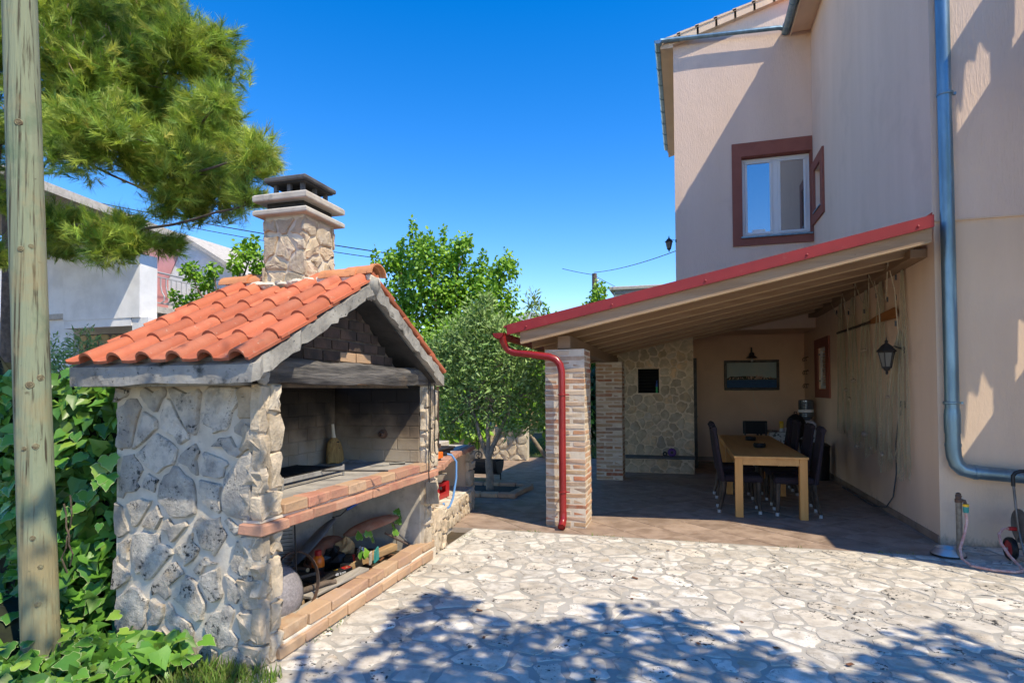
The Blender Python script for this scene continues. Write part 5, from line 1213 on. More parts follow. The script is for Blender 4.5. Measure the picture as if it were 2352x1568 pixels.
obj('neck', B().tube([pe, pe+Vector((.05, .05, .01)), pe+Vector((.08, .10, .05))], .006, 6), 'black_iron', t); obj('grip', B().tube([pe+Vector((.08, .10, .05)), pe+Vector((.16, .24, .115))], [.013, .011], 8), 'blue_plastic', t, True)
t = thing('turquoise_shard', 'turquoise ceramic shard standing behind the brick kerb', 'shard', (-2.5, 4.5, .16)); obj('shard', B().prism([(-2.47, 4.43, .165), (-2.49, 4.54, .165), (-2.50, 4.55, .27), (-2.47, 4.44, .26)], (-.012, 0, 0)), mat('turquoise', (.05, .30, .27), (.03, .22, .2), 30, rough=.35), t); obj('back_face', B().prism([(-2.485, 4.38, .16), (-2.50, 4.44, .16), (-2.50, 4.44, .26), (-2.485, 4.38, .25)], (-.012, 0, 0)), 'warm_stone', t)
t = thing('bent_pipe', 'two thin metal rods leaning on the far wall of the wood store', 'metal rods', (-2.5, 4.95, .15)); obj('rod', B().tube([(-2.43, 5.06, .14), (-2.62, 4.88, .30)], .01, 7), 'rust_iron', t, True); obj('rod', B().tube([(-2.45, 5.08, .15), (-2.60, 4.98, .32)], .009, 7), 'dull_steel', t, True); t.name = 'metal_rods'
random.seed(11)
# counter things: roasting tray, orange coupling with blue cable, crate and basin
t = thing('roasting_tray', 'black roasting tray on the garden counter', 'tray', (-2.9, 6.55, .823))
obj('tray', B().prism([(-3.02, 6.3, .86), (-2.70, 6.3, .86), (-2.70, 6.75, .86), (-3.02, 6.75, .86)], (0, 0, .035)).box(-2.99, -2.73, 6.33, 6.72, .8235, .86), 'black_iron', t); obj('rim', B().tube([(-3.03, 6.29, .9), (-2.69, 6.29, .9), (-2.69, 6.76, .9), (-3.03, 6.76, .9), (-3.03, 6.29, .9)], .01, 6), 'black_iron', t)
t = thing('power_coupling', 'orange outdoor socket block with blue cable on the garden counter', 'socket block', (-2.55, 6.0, .823))
obj('block', B().box(-2.63, -2.54, 5.92, 6.05, .845, .915, .008), 'orange_plastic', t); obj('foot', B().box(-2.61, -2.56, 5.94, 6.03, .8235, .845), 'black_plastic', t); obj('plug', B().tube([(-2.56, 6.05, .885), (-2.53, 6.10, .885)], .024, 10), 'black_plastic', t, True)
obj('cable', B().tube([(-2.53, 6.10, .885), (-2.48, 6.14, .87), (-2.43, 6.15, .80), (-2.42, 6.12, .62), (-2.43, 6.05, .42), (-2.44, 5.98, .34), (-2.45, 5.90, .325), (-2.43, 5.80, .36), (-2.40, 5.72, .42)], .012, 8), 'blue_cable', t, True)
t = thing('crate', 'red plastic bottle crate under the garden counter', 'crate', (-2.95, 6.65, .29))
obj('floor', B().box(-3.12, -2.80, 6.45, 6.85, .292, .302), 'red_plastic', t)
for (a) in ((-3.12, -3.105, 6.45, 6.85), (-2.815, -2.80, 6.45, 6.85), (-3.105, -2.815, 6.45, 6.465), (-3.105, -2.815, 6.835, 6.85)):
    long_y = a[3]-a[2] > .1
    b = B(); b.box(a[0], a[1], a[2], a[3], .303, .36); b.box(a[0], a[1], a[2], a[3], .44, .475)
    if long_y: b.box(a[0], a[1], 6.45, 6.55, .36, .44).box(a[0], a[1], 6.75, 6.85, .36, .44)
    else: b.box(-3.105, -3.03, a[2], a[3], .36, .44).box(-2.89, -2.815, a[2], a[3], .36, .44)
    obj('side', b, 'red_plastic', t)
t = thing('basin', 'cream plastic basin resting on the red crate', 'basin', (-2.96, 6.65, .476)); obj('bowl', B().lathe([(.10, 0), (.14, .01), (.175, .09), (.19, .1), (.188, .108), (.168, .095), (.13, .02), (.02, .015)], 24, (-2.96, 6.65, .4765)), 'cream_plastic', t, True, 50); obj('rim', B().lathe([(.186, .098), (.196, .1), (.196, .112), (.186, .112)], 24, (-2.96, 6.65, .4765)), 'cream_plastic', t, True)

# ---------------------------------------------------------------- by the house corner: standpipe, hose, bowl, hose cart
t = thing('standpipe', 'grey standpipe tap with green and yellow hose coupling', 'tap', (2.38, 6.42, 0))
obj('post', B().tube([(2.38, 6.42, .0), (2.385, 6.425, .3), (2.385, 6.43, .53)], .024, 10), mat('galv', (.25, .235, .2), (.17, .15, .12), 20, rough=.7, metal=.4, bump=.4, bs=30), t, True)
obj('valve', B().lathe([(.03, .52), (.03, .55), (.022, .555), (.026, .58), (.02, .59), (.022, .60), (.008, .61)], 12, (2.385, 6.43, 0)).tube([(2.385, 6.43, .545), (2.42, 6.40, .54), (2.425, 6.395, .515)], .014, 8), 'rust_iron', t, True)
cp = obj('coupling', B().lathe([(.02, 0), (.023, .02), (.023, .06), (.018, .065)], 12, (2.427, 6.393, .435)), 'teal_plastic', t, True); obj('ring', B().lathe([(.0245, .055), (.0245, .078)], 12, (2.427, 6.393, .435)), 'yellow_plastic', cp, True)
t = thing('garden_hose', 'pinkish garden hose looping from the standpipe to the hose cart', 'hose', (2.5, 6.2, 0))
obj('hose', B().tube([(2.427, 6.393, .435), (2.43, 6.385, .36), (2.40, 6.36, .25), (2.34, 6.30, .13), (2.325, 6.22, .06), (2.36, 6.12, .026), (2.48, 6.03, .026), (2.62, 6.01, .026), (2.70, 6.06, .026), (2.72, 6.14, .04), (2.69, 6.24, .10), (2.66, 6.32, .19), (2.67, 6.38, .26), (2.72, 6.42, .30), (2.79, 6.42, .305)], .012, 10), 'hose', t, True)
obj('connector', B().tube([(2.76, 6.42, .305), (2.83, 6.42, .305)], .018, 10), 'red_plastic', t, True)
t = thing('dog_bowl', 'steel dog bowl on the stones at the foot of the house corner', 'bowl', (2.34, 6.52, .015))
obj('bowl', B().lathe([(.135, 0), (.138, .008), (.105, .062), (.098, .066), (.088, .06), (.075, .02), (.01, .016)], 28, (2.33, 6.53, .014)), 'steel', t, True, 50); obj('rubber_foot', B().lathe([(.134, -.004), (.142, .0), (.142, .008), (.136, .01)], 28, (2.33, 6.53, .014)), 'black_plastic', t, True)
t = thing('hose_cart', 'hose reel cart with red wheels and black grip', 'hose cart', (2.95, 6.4, 0))
RX = Matrix.Rotation(PI/2, 3, 'Y')
for (x, y) in ((2.79, 6.46), (3.14, 6.46)):
    wh = obj('wheel', B().lathe([(.075, -.02), (.095, -.022), (.103, -.012), (.103, .012), (.095, .022), (.075, .02), (.075, -.02)], 24, (x, y, .118), RX, cap=False), 'black_plastic', t, True)
    obj('rim', B().lathe([(.005, -.024), (.03, -.02), (.07, -.014), (.076, -.016), (.076, .016), (.07, .014), (.03, .02), (.005, .024)], 20, (x, y, .118), RX), 'red_plastic', wh, True)
    obj('hub', B().lathe([(.012, -.03), (.012, .03)], 8, (x, y, .118), RX), 'steel', wh)
for x in (2.82, 3.11): obj('frame_tube', B().tube([(x, 6.46, .11), (x+.0, 6.38, .30), (x, 6.42, .50), (x, 6.46, .74)], .011, 8).tube([(x, 6.38, .30), (x, 6.25, .02)], .011, 8), 'dull_steel', t, True)
obj('grip', B().tube([(2.82, 6.455, .68), (2.82, 6.46, .77), (2.84, 6.46, .80), (2.88, 6.46, .815), (3.05, 6.46, .815), (3.09, 6.46, .80), (3.11, 6.46, .77), (3.11, 6.455, .68)], .017, 8), 'black_plastic', t, True)
obj('reel', B().lathe([(.15, -.14), (.15, -.13), (.06, -.125), (.06, .125), (.15, .13), (.15, .14)], 24, (2.965, 6.38, .34), RX), 'dull_steel', t, True)
for k in range(9): x = 2.862+k*.0255; obj('hose_coil', B().tube([(x, 6.38+.10*math.cos(a), .34+.10*math.sin(a)) for a in np.linspace(0, 2*PI, 21)], .0125, 6), 'hose', t, True)
obj('axle', B().tube([(2.77, 6.46, .118), (3.16, 6.46, .118)], .008, 6), 'dull_steel', t)

# ---------------------------------------------------------------- utility pole in front
t = thing('utility_pole', 'weathered greenish wooden utility pole rising out of the ivy', 'pole', (-3.47, 2.5, 0))
b = B(); n = 80; v = []; k_ = 64
gro = [max(0, random.gauss(-.4, 1))*.0035 for _ in range(k_)]
for i in range(n+1):
    z = -.2+i/n*8.2; cx = -3.465-.0573*z; r = .090-.0016*z
    for j in range(k_):
        a = 2*PI*j/k_; q = 1+.016*math.sin(3*a+z*.7)+random.uniform(-.004, .004)-gro[(j+int(1.5*math.sin(z*1.7)))%k_]*(.5+.5*math.sin(z*2.3+j*1.9))/r; v.append((cx+r*q*math.cos(a), 2.5+r*q*math.sin(a), z))
f = [(i*k_+j, i*k_+(j+1) % k_, (i+1)*k_+(j+1) % k_, (i+1)*k_+j) for i in range(n) for j in range(k_)]+[tuple(n*k_+j for j in range(k_))]
shaft = obj('shaft', b.add(v, f), 'pole_wood', t, True, 60)
mat('knot', (.24, .22, .13), (.13, .10, .06), 40, rough=.9, bump=.5, bs=60)
for (z, a) in ((2.38, -1.0), (2.40, -.45), (1.62, -.75), (1.28, -.55), (1.66, -.15), (1.27, -1.15), (.78, -.85), (.42, -.7), (3.1, -.9), (.62, -.5)):
    cx = -3.465-.0573*z; r = .090-.0016*z; d = Vector((math.cos(a), math.sin(a), 0)); Rk = d.to_track_quat('Z', 'Y').to_matrix()
    s = random.uniform(.6, 1.0); obj('knot', B().lathe([(.024*s, -.004), (.018*s, .003), (.012*s, .001), (.008*s, .005), (.002, .004)], 12, Vector((cx, 2.5, z))+d*r, Rk), 'knot', shaft, True)

# ---------------------------------------------------------------- ivy
ivy = thing('ivy', 'dense broad-leaved variegated ivy beside the stone barbecue and pole', 'ivy', (-3.7, 2.7, 0))
def ivy_leaf(fold, curl):
    out = [(0, .02), (.14, -.13), (.36, -.14), (.47, .0), (.58, .20), (.42, .33), (.40, .52), (.22, .66), (.10, .84), (0, 1.0)]
    P = out+[(-x, y) for x, y in out[-2:0:-1]]
    v = [(x, y-.0, fold*abs(x)**1.3-curl*((y-.4)**2+x*x)+.02*math.sin(9*x+7*y)) for x, y in P]
    inner = [(x*.6, .32+(y-.32)*.6, fold*abs(x*.6)*.7-curl*.36*((y-.4)**2+x*x)+.02) for x, y in P]
    n = len(P); c = len(v)+len(inner); V = v+inner+[(0, .34, .0)]
    F = [(i, (i+1) % n, n+(i+1) % n, n+i) for i in range(n)]+[(n+i, n+(i+1) % n, c) for i in range(n)]
    me = B().add(V, F).mesh('leaf', True, 60); return me, n
IVY = []
ml = bpy.data.materials.new('ivy_leaf'); ml.use_nodes = True; tt = ml.node_tree; NN = tt.nodes; p = NN['Principled BSDF']
p.inputs['Roughness'].default_value = .27; p.inputs['Specular IOR Level'].default_value = .45
at = NN.new('ShaderNodeAttribute'); at.attribute_name = 'margin'; oi = NN.new('ShaderNodeObjectInfo'); cr = NN.new('ShaderNodeValToRGB')
cols = [(.07, .19, .03), (.10, .26, .03), (.17, .35, .04), (.08, .22, .03), (.32, .46, .06)]
while len(cr.color_ramp.elements) < 5: cr.color_ramp.elements.new(.5)
for i, q in enumerate(cols): cr.color_ramp.elements[i].position = i/4; cr.color_ramp.elements[i].color = (*q, 1)
lk(tt, oi.outputs['Random'], cr.inputs[0])
tc = NN.new('ShaderNodeTexCoord'); nz = NN.new('ShaderNodeTexNoise'); nz.inputs['Scale'].default_value = 4; lk(tt, tc.outputs['Object'], nz.inputs['Vector'])
ad = NN.new('ShaderNodeMath'); ad.operation = 'MULTIPLY_ADD'; ad.inputs[1].default_value = .55; lk(tt, nz.outputs['Fac'], ad.inputs[0]); lk(tt, at.outputs['Fac'], ad.inputs[2])
rm = NN.new('ShaderNodeMapRange'); rm.inputs[1].default_value = 1.12; rm.inputs[2].default_value = 1.26; rm.inputs[4].default_value = .75; lk(tt, ad.outputs[0], rm.inputs[0])
mx = NN.new('ShaderNodeMix'); mx.data_type = 'RGBA'; mx.inputs[7].default_value = (.50, .55, .26, 1); lk(tt, rm.outputs[0], mx.inputs[0]); lk(tt, cr.outputs[0], mx.inputs[6])
lk(tt, mx.outputs[2], p.inputs['Base Color'])
trn = NN.new('ShaderNodeBsdfTranslucent'); mm = NN.new('ShaderNodeMixShader'); mm.inputs[0].default_value = .22; lk(tt, mx.outputs[2], trn.inputs[0]); lk(tt, p.outputs[0], mm.inputs[1]); lk(tt, trn.outputs[0], mm.inputs[2]); lk(tt, mm.outputs[0], NN['Material Output'].inputs[0])
for k in range(6):
    me, n = ivy_leaf(random.uniform(.1, .35), random.uniform(.1, .4)); me.materials.append(ml)
    a = me.attributes.new('margin', 'FLOAT', 'POINT'); a.data.foreach_set('value', [1.0]*n+[.25]*n+[0.0]); IVY.append(me)
core = B()
for (x, y, z, r) in ((-4.3, 3.35, .5, (.75, .30, .8)), (-4.2, 3.4, 1.2, (.65, .28, .55)), (-5.2, 3.4, .8, (.8, .3, 1.0)), (-3.75, 3.25, .45, (.25, .18, .6)), (-3.5, 2.55, .0, (.6, .3, .13)), (-2.95, 2.35, -.02, (.4, .22, .1)), (-4.2, 2.6, .05, (.6, .4, .25))): core.blob((x, y, z), r, 14, 9, .1)
obj('stems', core, mat('ivy_stems', (.02, .025, .01), (.012, .015, .008), 8, rough=.95), ivy)
spots = []
def wall_y(x, z): return 3.12-.16*math.sin(x*3.1+z*2.3)-.10*math.sin(z*5+x)
while len(spots) < 205:      # the upright mass left of the wall
    x = random.uniform(-5.0, -3.36); z = random.uniform(.1, 1.78); y = wall_y(x, z)-random.uniform(0, .18)
    edge = -3.46-.10*math.sin(z*4)+(.10 if z < .6 else 0)-(.12 if z > 1.35 else 0)
    if x > edge or (z > 1.55 and x > -3.55): continue
    spots.append((x, min(y, 2.84) if x > -3.48 else y, z, random.uniform(.055, .115), 0))
while len(spots) < 300:      # the skirt that creeps over the ground
    x = random.uniform(-4.2, -2.66); y = random.uniform(2.02, 2.85); z = random.uniform(.07, .2)+max(0, -3.1-x)*.22
    if y > 2.80 and x > -3.35: z += .06
    if x > -2.8 and y < 2.35: continue
    spots.append((x, y, z, random.uniform(.06, .115), 1))
for (x, y, z, s, g_) in spots:
    nrm = Vector((random.uniform(-.2, .8), random.uniform(-1.0, -.4), random.uniform(.2, .9))) if not g_ else Vector((random.uniform(-.3, .5), random.uniform(-.6, .1), 1))
    d = Vector((random.uniform(-.6, .6), random.uniform(-.5, 0), -1)) if not g_ else Vector((random.uniform(-1, 1), random.uniform(-1, .2), -.15))
    nrm.normalize(); d = (d-nrm*d.dot(nrm)).normalized(); xx = d.cross(nrm)
    Rm = Matrix((xx, d, nrm)).transposed()
    o = put('leaf', random.choice(IVY), None, ivy, (x, y, z), Rm.to_euler()); o.scale = (s, s, s)
n = 4200
pos = np.stack([np.random.uniform(-5.4, -3.5, n), np.zeros(n), np.random.uniform(.05, 1.7, n)], 1); pos[:, 1] = 3.2+np.random.uniform(-.22, .1, n)-.12*np.sin(pos[:, 0]*3.1+pos[:, 2]*2.3)
p2 = np.stack([np.random.uniform(-4.3, -2.8, 1800), np.random.uniform(2.05, 2.85, 1800), np.random.uniform(.03, .16, 1800)], 1); pos = np.concatenate([pos, p2])
d = np.random.normal(size=pos.shape)*.6+np.array([0, -.3, -.6]); upv = np.random.normal(size=pos.shape)*.4+np.array([.3, -.6, .6])
IV_T = [(0, 0, 0), (.42, -.05, .08), (.46, .3, .1), (.2, .65, .04), (0, 1, -.05), (-.2, .65, .04), (-.46, .3, .1), (-.42, -.05, .08)]
IV_F = [(0, 1, 2), (0, 2, 3), (0, 3, 4), (0, 4, 5), (0, 5, 6), (0, 6, 7)]
V, F = scatter(IV_T, IV_F, pos, frames(d, upv), np.random.uniform(.06, .125, len(pos)))
npmesh('inner_leaves', V, F, 'leaf_ivy_bulk', ivy, kind='stuff')
vn = B()
for k in range(2):
    x = random.uniform(-3.75, -3.5); z = random.uniform(.1, .5); pts = [(x, 2.86, z)]
    for q in range(6): pts.append((pts[-1][0]+random.uniform(-.03, .06), 2.845+random.uniform(-.01, .01), pts[-1][2]+random.uniform(.05, .12)))
    vn.tube(pts, .005, 5)
obj('vines', vn, 'bark', ivy)
blades('grass_tuft', -2.72, -2.15, 2.35, 2.86, 1500, .075, .0, label='tuft of grass at the foot of the barbecue pillar', cat='grass', kind='stuff')
t = thing('ivy_sprig', 'bright ivy sprig rooted against the far wall of the wood store', 'ivy sprig', (-2.62, 5.05, .3))
for k in range(9):
    o = put('leaf', random.choice(IVY), None, t, (-2.62+random.uniform(-.08, .1), 5.02+random.uniform(-.03, .04), .40+random.uniform(-.09, .08)), (random.uniform(.6, 1.4), random.uniform(-.5, .5), random.uniform(.3, 2.2))); o.scale = (.07,)*3
for (x, y, z, k) in ((-2.72, 4.62, .30, 0), (-2.68, 4.7, .31, 1), (-2.55, 4.95, .27, 2), (-2.58, 4.42, .2, 3), (-2.52, 4.4, .22, 4), (-2.66, 4.75, .25, 5)):
    o = put('leaf', IVY[k], None, t, (x, y, z), (1.1, .2, random.uniform(.8, 2.2))); o.scale = (.085,)*3
obj('stem', B().tube([(-2.60, 5.07, .15), (-2.60, 5.05, .3), (-2.62, 5.03, .4)], .004, 5), 'bark', t)
dl = B()
for k in range(60):
    x, y = random.uniform(-2.95, -2.45), random.uniform(3.3, 5.0); dl.obox((x, y, .095+random.uniform(0, .03)), (.03, .045, .003), Matrix.Rotation(random.uniform(0, 6), 3, 'Z') @ Matrix.Rotation(random.uniform(-.6, .6), 3, 'X'))
obj('leaf_litter', dl, 'dry_leaf', label='dry brown leaves scattered on the wood store floor', cat='litter', kind='stuff')

fl = B()
for k in range(22):
    x, y = random.uniform(-2.2, 3.2), random.uniform(2.6, 6.3); s = random.uniform(.012, .03)
    fl.obox((x, y, .012), (s, s*1.7, .002), Matrix.Rotation(random.uniform(0, 6), 3, 'Z') @ Matrix.Rotation(random.uniform(-.25, .25), 3, 'X'))
obj('fallen_leaves', fl, 'dry_leaf', label='small dry leaves fallen here and there on the courtyard stones', cat='litter', kind='stuff')
n = 500; ex_ = np.random.rand(n)
P = np.stack([np.where(ex_ < .5, np.random.uniform(-2.33, -2.25, n), np.random.uniform(-2.2, 2.3, n)), np.where(ex_ < .5, np.random.uniform(3.1, 6.3, n), np.random.uniform(6.47, 6.5, n)), np.zeros(n)], 1)
P = P[np.sin(P[:, 0]*7+P[:, 1]*5) > .3]; D = np.random.normal(scale=.6, size=P.shape); D[:, 2] = 1
V, F = scatter([(-.07, 0, 0), (.07, 0, 0), (.03, .6, .04), (0, 1, .12)], [(0, 1, 2), (0, 2, 3)], P, frames(D), .035*np.random.uniform(.5, 1.3, len(P)))
npmesh('joint_weeds', V, F, 'grass', label='tiny weeds along the edges of the courtyard paving', cat='weeds', kind='stuff')

# ---------------------------------------------------------------- trees
def needle_tuft(k=30, L=.115):
    V = []; F = []
    for i in range(k):
        a = random.uniform(0, 2*PI); sp = random.uniform(.15, 1.05); y0 = random.uniform(-.05, .07); l = L*random.uniform(.75, 1.15)
        d = Vector((math.sin(sp)*math.cos(a), math.cos(sp), math.sin(sp)*math.sin(a))); s = d.orthogonal().normalized()*.0031
        o = Vector((0, y0, 0)); n = len(V); V += [tuple(o+s), tuple(o-s), tuple(o+d*l)]; F.append((n, n+1, n+2))
    return V, F
def pine(name, label, base, clumps, density, seed, trunk_top):
    np.random.seed(seed); random.seed(seed)
    t = thing(name, label, 'tree', base)
    tb = B(); limb(tb, base, trunk_top, .20, .10, .03, 8, 10); obj('trunk', tb, 'bark', t, True, 60)
    br = B(); P = []; D = []; SH = []; tr0 = Vector(base).lerp(Vector(trunk_top), .6)
    for (x, y, z, r) in clumps:
        c = Vector((x, y, z)); tr = Vector(base).lerp(Vector(trunk_top), min(1, max(.3, (z-.8)/trunk_top[2])))
        near = [k for k in clumps if (Vector(k[:3])-tr0).length < (c-tr0).length-.05]
        src = min((Vector(k[:3]) for k in near), key=lambda q: (q-c).length+4*abs(q.z-c.z)) if near else tr
        limb(br, src, c, .015, .008, .05, 6, 6)
        for q in range(max(3, int(12*r/.35))):     # boughs inside the clump, each with its own heading
            d = Vector((random.gauss(0, 1), random.gauss(0, 1), random.gauss(.25, .8))).normalized()
            e = c+d*r*random.uniform(.55, 1.05); a = c+d*r*.1
            limb(br, a, e, .010, .004, .08, 4, 5)
            m = int(density*r*random.uniform(.7, 1.3))
            for i in range(m):
                u = random.uniform(.15, 1.05); o = a.lerp(e, u)+Vector((random.gauss(0, 1), random.gauss(0, 1), random.gauss(0, 1)))*r*.24
                P.append(o); dd = d*.8+Vector((random.gauss(0, .5), random.gauss(0, .5), random.gauss(.25, .5))); D.append(dd)
                if u > .95 and random.random() < .5: SH.append((o, dd.normalized()))
    obj('branches', br, 'bark', t, True, 60)
    P = np.array(P); D = np.array(D); VV = []; FF = []; off = 0; TI = []; tint = np.random.rand(len(P))
    for q in range(5):
        T_, F_ = needle_tuft(); sel = np.arange(len(P)) % 5 == q
        V, F = scatter(T_, F_, P[sel], frames(D[sel]), np.random.uniform(.8, 1.25, sel.sum())); VV.append(V); FF.append(F+off); off += len(V); TI.append(np.repeat(tint[sel], len(T_)))
    cro = npmesh('crown', np.concatenate(VV), np.concatenate(FF), 'needles', t)
    ta = cro.data.attributes.new('tint', 'FLOAT', 'POINT'); ta.data.foreach_set('value', np.concatenate(TI).astype(np.float32))
    s = B()
    for (o, d) in SH[:260]:
        u = (d+Vector((0, 0, 1.2))).normalized(); s.tube([o, o+u*.13], [.008, .005], 4)
    obj('shoots', s, 'needle_shoot', t, kind='stuff')
    print(name, 'tufts', len(P)); return t
PINE = [(-6.25, 4.69, 5.45, 0.51), (-6.65, 5.69, 6.11, 0.59), (-5.92, 5.57, 6.02, 0.31), (-6.28, 4.86, 4.89, 0.57), (-5.94, 5.19, 5.1, 0.54), (-5.15, 5.13, 5.23, 0.33), (-5.13, 5.41, 5.53, 0.27), (-5.25, 5.6, 5.2, 0.33), (-4.21, 4.63, 4.3, 0.19), (-5.46, 4.54, 4.09, 0.47), (-6.01, 5.67, 4.72, 0.52), (-4.89, 5.11, 4.34, 0.37), (-4.85, 5.57, 4.48, 0.25), (-3.69, 4.5, 3.69, 0.2), (-4.07, 5.12, 4.01, 0.13), (-4.69, 5.51, 3.99, 0.29), (-4.78, 4.82, 3.76, 0.39), (-5.32, 5.82, 3.91, 0.36), (-5.58, 5.76, 3.71, 0.26), (-3.81, 4.54, 3.28, 0.14), (-6.03, 4.54, 4.02, 0.27), (-7.13, 5.26, 4.74, 0.31), (-6.43, 5.82, 4.34, 0.32), (-5.22, 5.03, 3.65, 0.21), (-6.5, 4.8, 3.38, 0.24), (-6.56, 5.09, 3.36, 0.27), (-5.46, 4.54, 3.05, 0.24), (-5.37, 4.81, 3.06, 0.22), (-5.36, 5.11, 3.15, 0.16), (-7.1, 5.19, 3.22, 0.2), (-5.51, 4.83, 3.25, 0.18), (-7.41, 4.82, 5.54, 0.3), (-7.37, 4.81, 4.53, 0.24), (-7.88, 5.14, 3.95, 0.26), (-7.5, 4.91, 3.09, 0.2), (-7.97, 4.53, 5.47, 0.73), (-9.95, 5.67, 4.92, 0.9), (-8.91, 5.28, 7.46, 1.12), (-7.21, 5.4, 7.17, 0.8), (-5.29, 4.76, 6.14, 0.45)]
pine('pine_tree', 'large yellow-green pine overhanging behind the utility pole', (-8.4, 5.6, -.1), PINE, 110, 3, (-7.6, 5.4, 8.2))
def tree(name, label, base, fork, tops, clumps, n, size, leaf, bark, r0, seed, cat='tree', **k):
    np.random.seed(seed); random.seed(seed)
    t = thing(name, label, cat, base); b = B()
    limb(b, base, fork, r0, r0*.75, .04, 6, 9)
    for c in tops:
        m = Vector(fork).lerp(Vector(c[:3]), .45)+Vector((random.uniform(-.15, .15), random.uniform(-.15, .15), .1)); limb(b, fork, m, r0*.6, r0*.35, .06, 5, 7); limb(b, m, c[:3], r0*.35, r0*.08, .08, 5, 6)
    obj('trunk', b, bark, t, True, 60)
    foliage('crown', clumps, n, size, leaf, t, **k); return t
BT = [(-6.11, 13.56, 5.0, 0.48), (-7.13, 14.42, 4.91, 0.58), (-5.72, 14.32, 5.02, 0.45), (-5.25, 13.71, 5.18, 0.27), (-7.29, 13.99, 4.95, 0.34), (-6.05, 13.94, 4.3, 0.88), (-7.14, 14.18, 3.95, 0.68), (-5.03, 14.35, 4.31, 0.66), (-4.08, 13.51, 4.42, 0.36), (-4.28, 13.43, 3.7, 0.62), (-5.65, 14.4, 3.57, 1.01), (-6.52, 13.92, 3.1, 0.77), (-4.67, 14.31, 3.08, 0.77), (-5.82, 13.4, 2.4, 0.74), (-7.27, 13.93, 2.9, 0.56), (-5.24, 14.27, 2.43, 0.66)]
BS = [(-6.63, 13.85, 5.65, .11, .11, .38), (-5.91, 14.14, 5.56, .10, .10, .3), (-5.23, 14.11, 5.3, .12, .12, .3), (-7.72, 13.9, 5.01, .1, .1, .35), (-4.17, 14.0, 4.80, .13, .13, .28), (-6.24, 13.98, 5.49, .1, .1, .3), (-7.01, 14.06, 5.4, .1, .1, .3), (-4.83, 14.12, 4.85, .12, .12, .3), (-6.45, 13.9, 5.35, .15, .15, .35)]
tree('broadleaf_tree', 'tall bright green broadleaf tree with upright shoots behind the olive', (-5.7, 14.2, -.05), (-5.7, 14.1, 1.6), BT[::2]+[BS[0], BS[2]], BT+BS, 17000, .105, 'leaf_broad', 'bark', .11, 21, shell=.35)
# olive
OL = [(-3.15, 9.0, 2.7, .38), (-3.5, 9.0, 2.45, .42), (-2.85, 8.95, 2.45, .42), (-3.65, 9.05, 2.05, .42), (-3.1, 8.9, 2.15, .5), (-2.55, 8.95, 2.1, .42), (-2.35, 9.0, 2.45, .25), (-3.5, 8.95, 1.7, .38), (-2.95, 8.95, 1.65, .42), (-2.4, 9.0, 1.75, .36), (-3.2, 9.1, 1.35, .3), (-2.6, 9.0, 1.4, .3), (-2.3, 9.1, 2.9, .12, .12, .3), (-2.15, 9.0, 2.65, .1, .1, .28), (-3.05, 9.0, 3.0, .15, .15, .2), (-3.9, 9.05, 2.25, .32), (-2.15, 9.0, 2.2, .3), (-3.85, 9.0, 1.65, .34), (-2.15, 9.05, 1.55, .32), (-3.55, 9.0, 1.25, .28), (-2.9, 9.0, 1.2, .25), (-3.75, 9.0, 1.0, .24), (-2.35, 9.05, 1.1, .26), (-3.3, 9.05, .98, .2), (-2.65, 8.95, 1.0, .18), (-2.0, 9.1, 1.3, .2), (-3.95, 9.1, 1.9, .25)]
np.random.seed(5); random.seed(5)
t = thing('olive_tree', 'grey-green olive tree with three slender stems in a brick-edged bed', 'tree', (-2.98, 8.95, 0))
b = B(); fk = (-2.99, 8.95, .50)
limb(b, (-2.97, 8.95, -.02), fk, .062, .058, .02, 5, 10)
for c in ((-3.32, 8.98, 1.35), (-3.02, 8.95, 1.45), (-2.62, 8.98, 1.42)):
    m = Vector(fk).lerp(Vector(c), .45)+Vector((0, 0, -.03)); limb(b, fk, m, .042, .033, .04, 4, 8); limb(b, m, c, .033, .02, .05, 5, 7)
    for q in OL:
        if (Vector(q[:3])-Vector(c)).length < 1.25 and random.random() < .6: limb(b, c, q[:3], .016, .004, .1, 5, 5)
obj('trunk', b, 'olive_bark', t, True, 60)
foliage('crown', OL, 15000, .10, 'leaf_olive', t, LANCE_T, LANCE_F, droop=.25, shell=.1, out=.8)
bed = thing('tree_bed', 'square planting bed edged with bricks around the olive', 'planter', (-2.8, 8.9, 0))
obj('earth', B().box(-3.42, -2.56, 8.52, 9.38, -.05, .02), 'soil', bed)
me_b = [B().obox((0, 0, 0), (.26, .12, .07), None, .008, .007).mesh('brick') for _ in range(4)]
for m_ in me_b: m_.materials.append(M('brick_tan'))
for k in range(4):
    x = -3.36+k*.275; put('brick', me_b[k], None, bed, (x, 8.46, .036), (0, 0, random.uniform(-.03, .03))); put('brick', me_b[(k+1) % 4], None, bed, (x, 9.40, .036), (0, 0, random.uniform(-.05, .05)))
    if k < 3: put('brick', me_b[(k+2) % 4], None, bed, (-2.47+.02*k, 8.62+k*.29, .036), (0, 0, PI/2-.1))
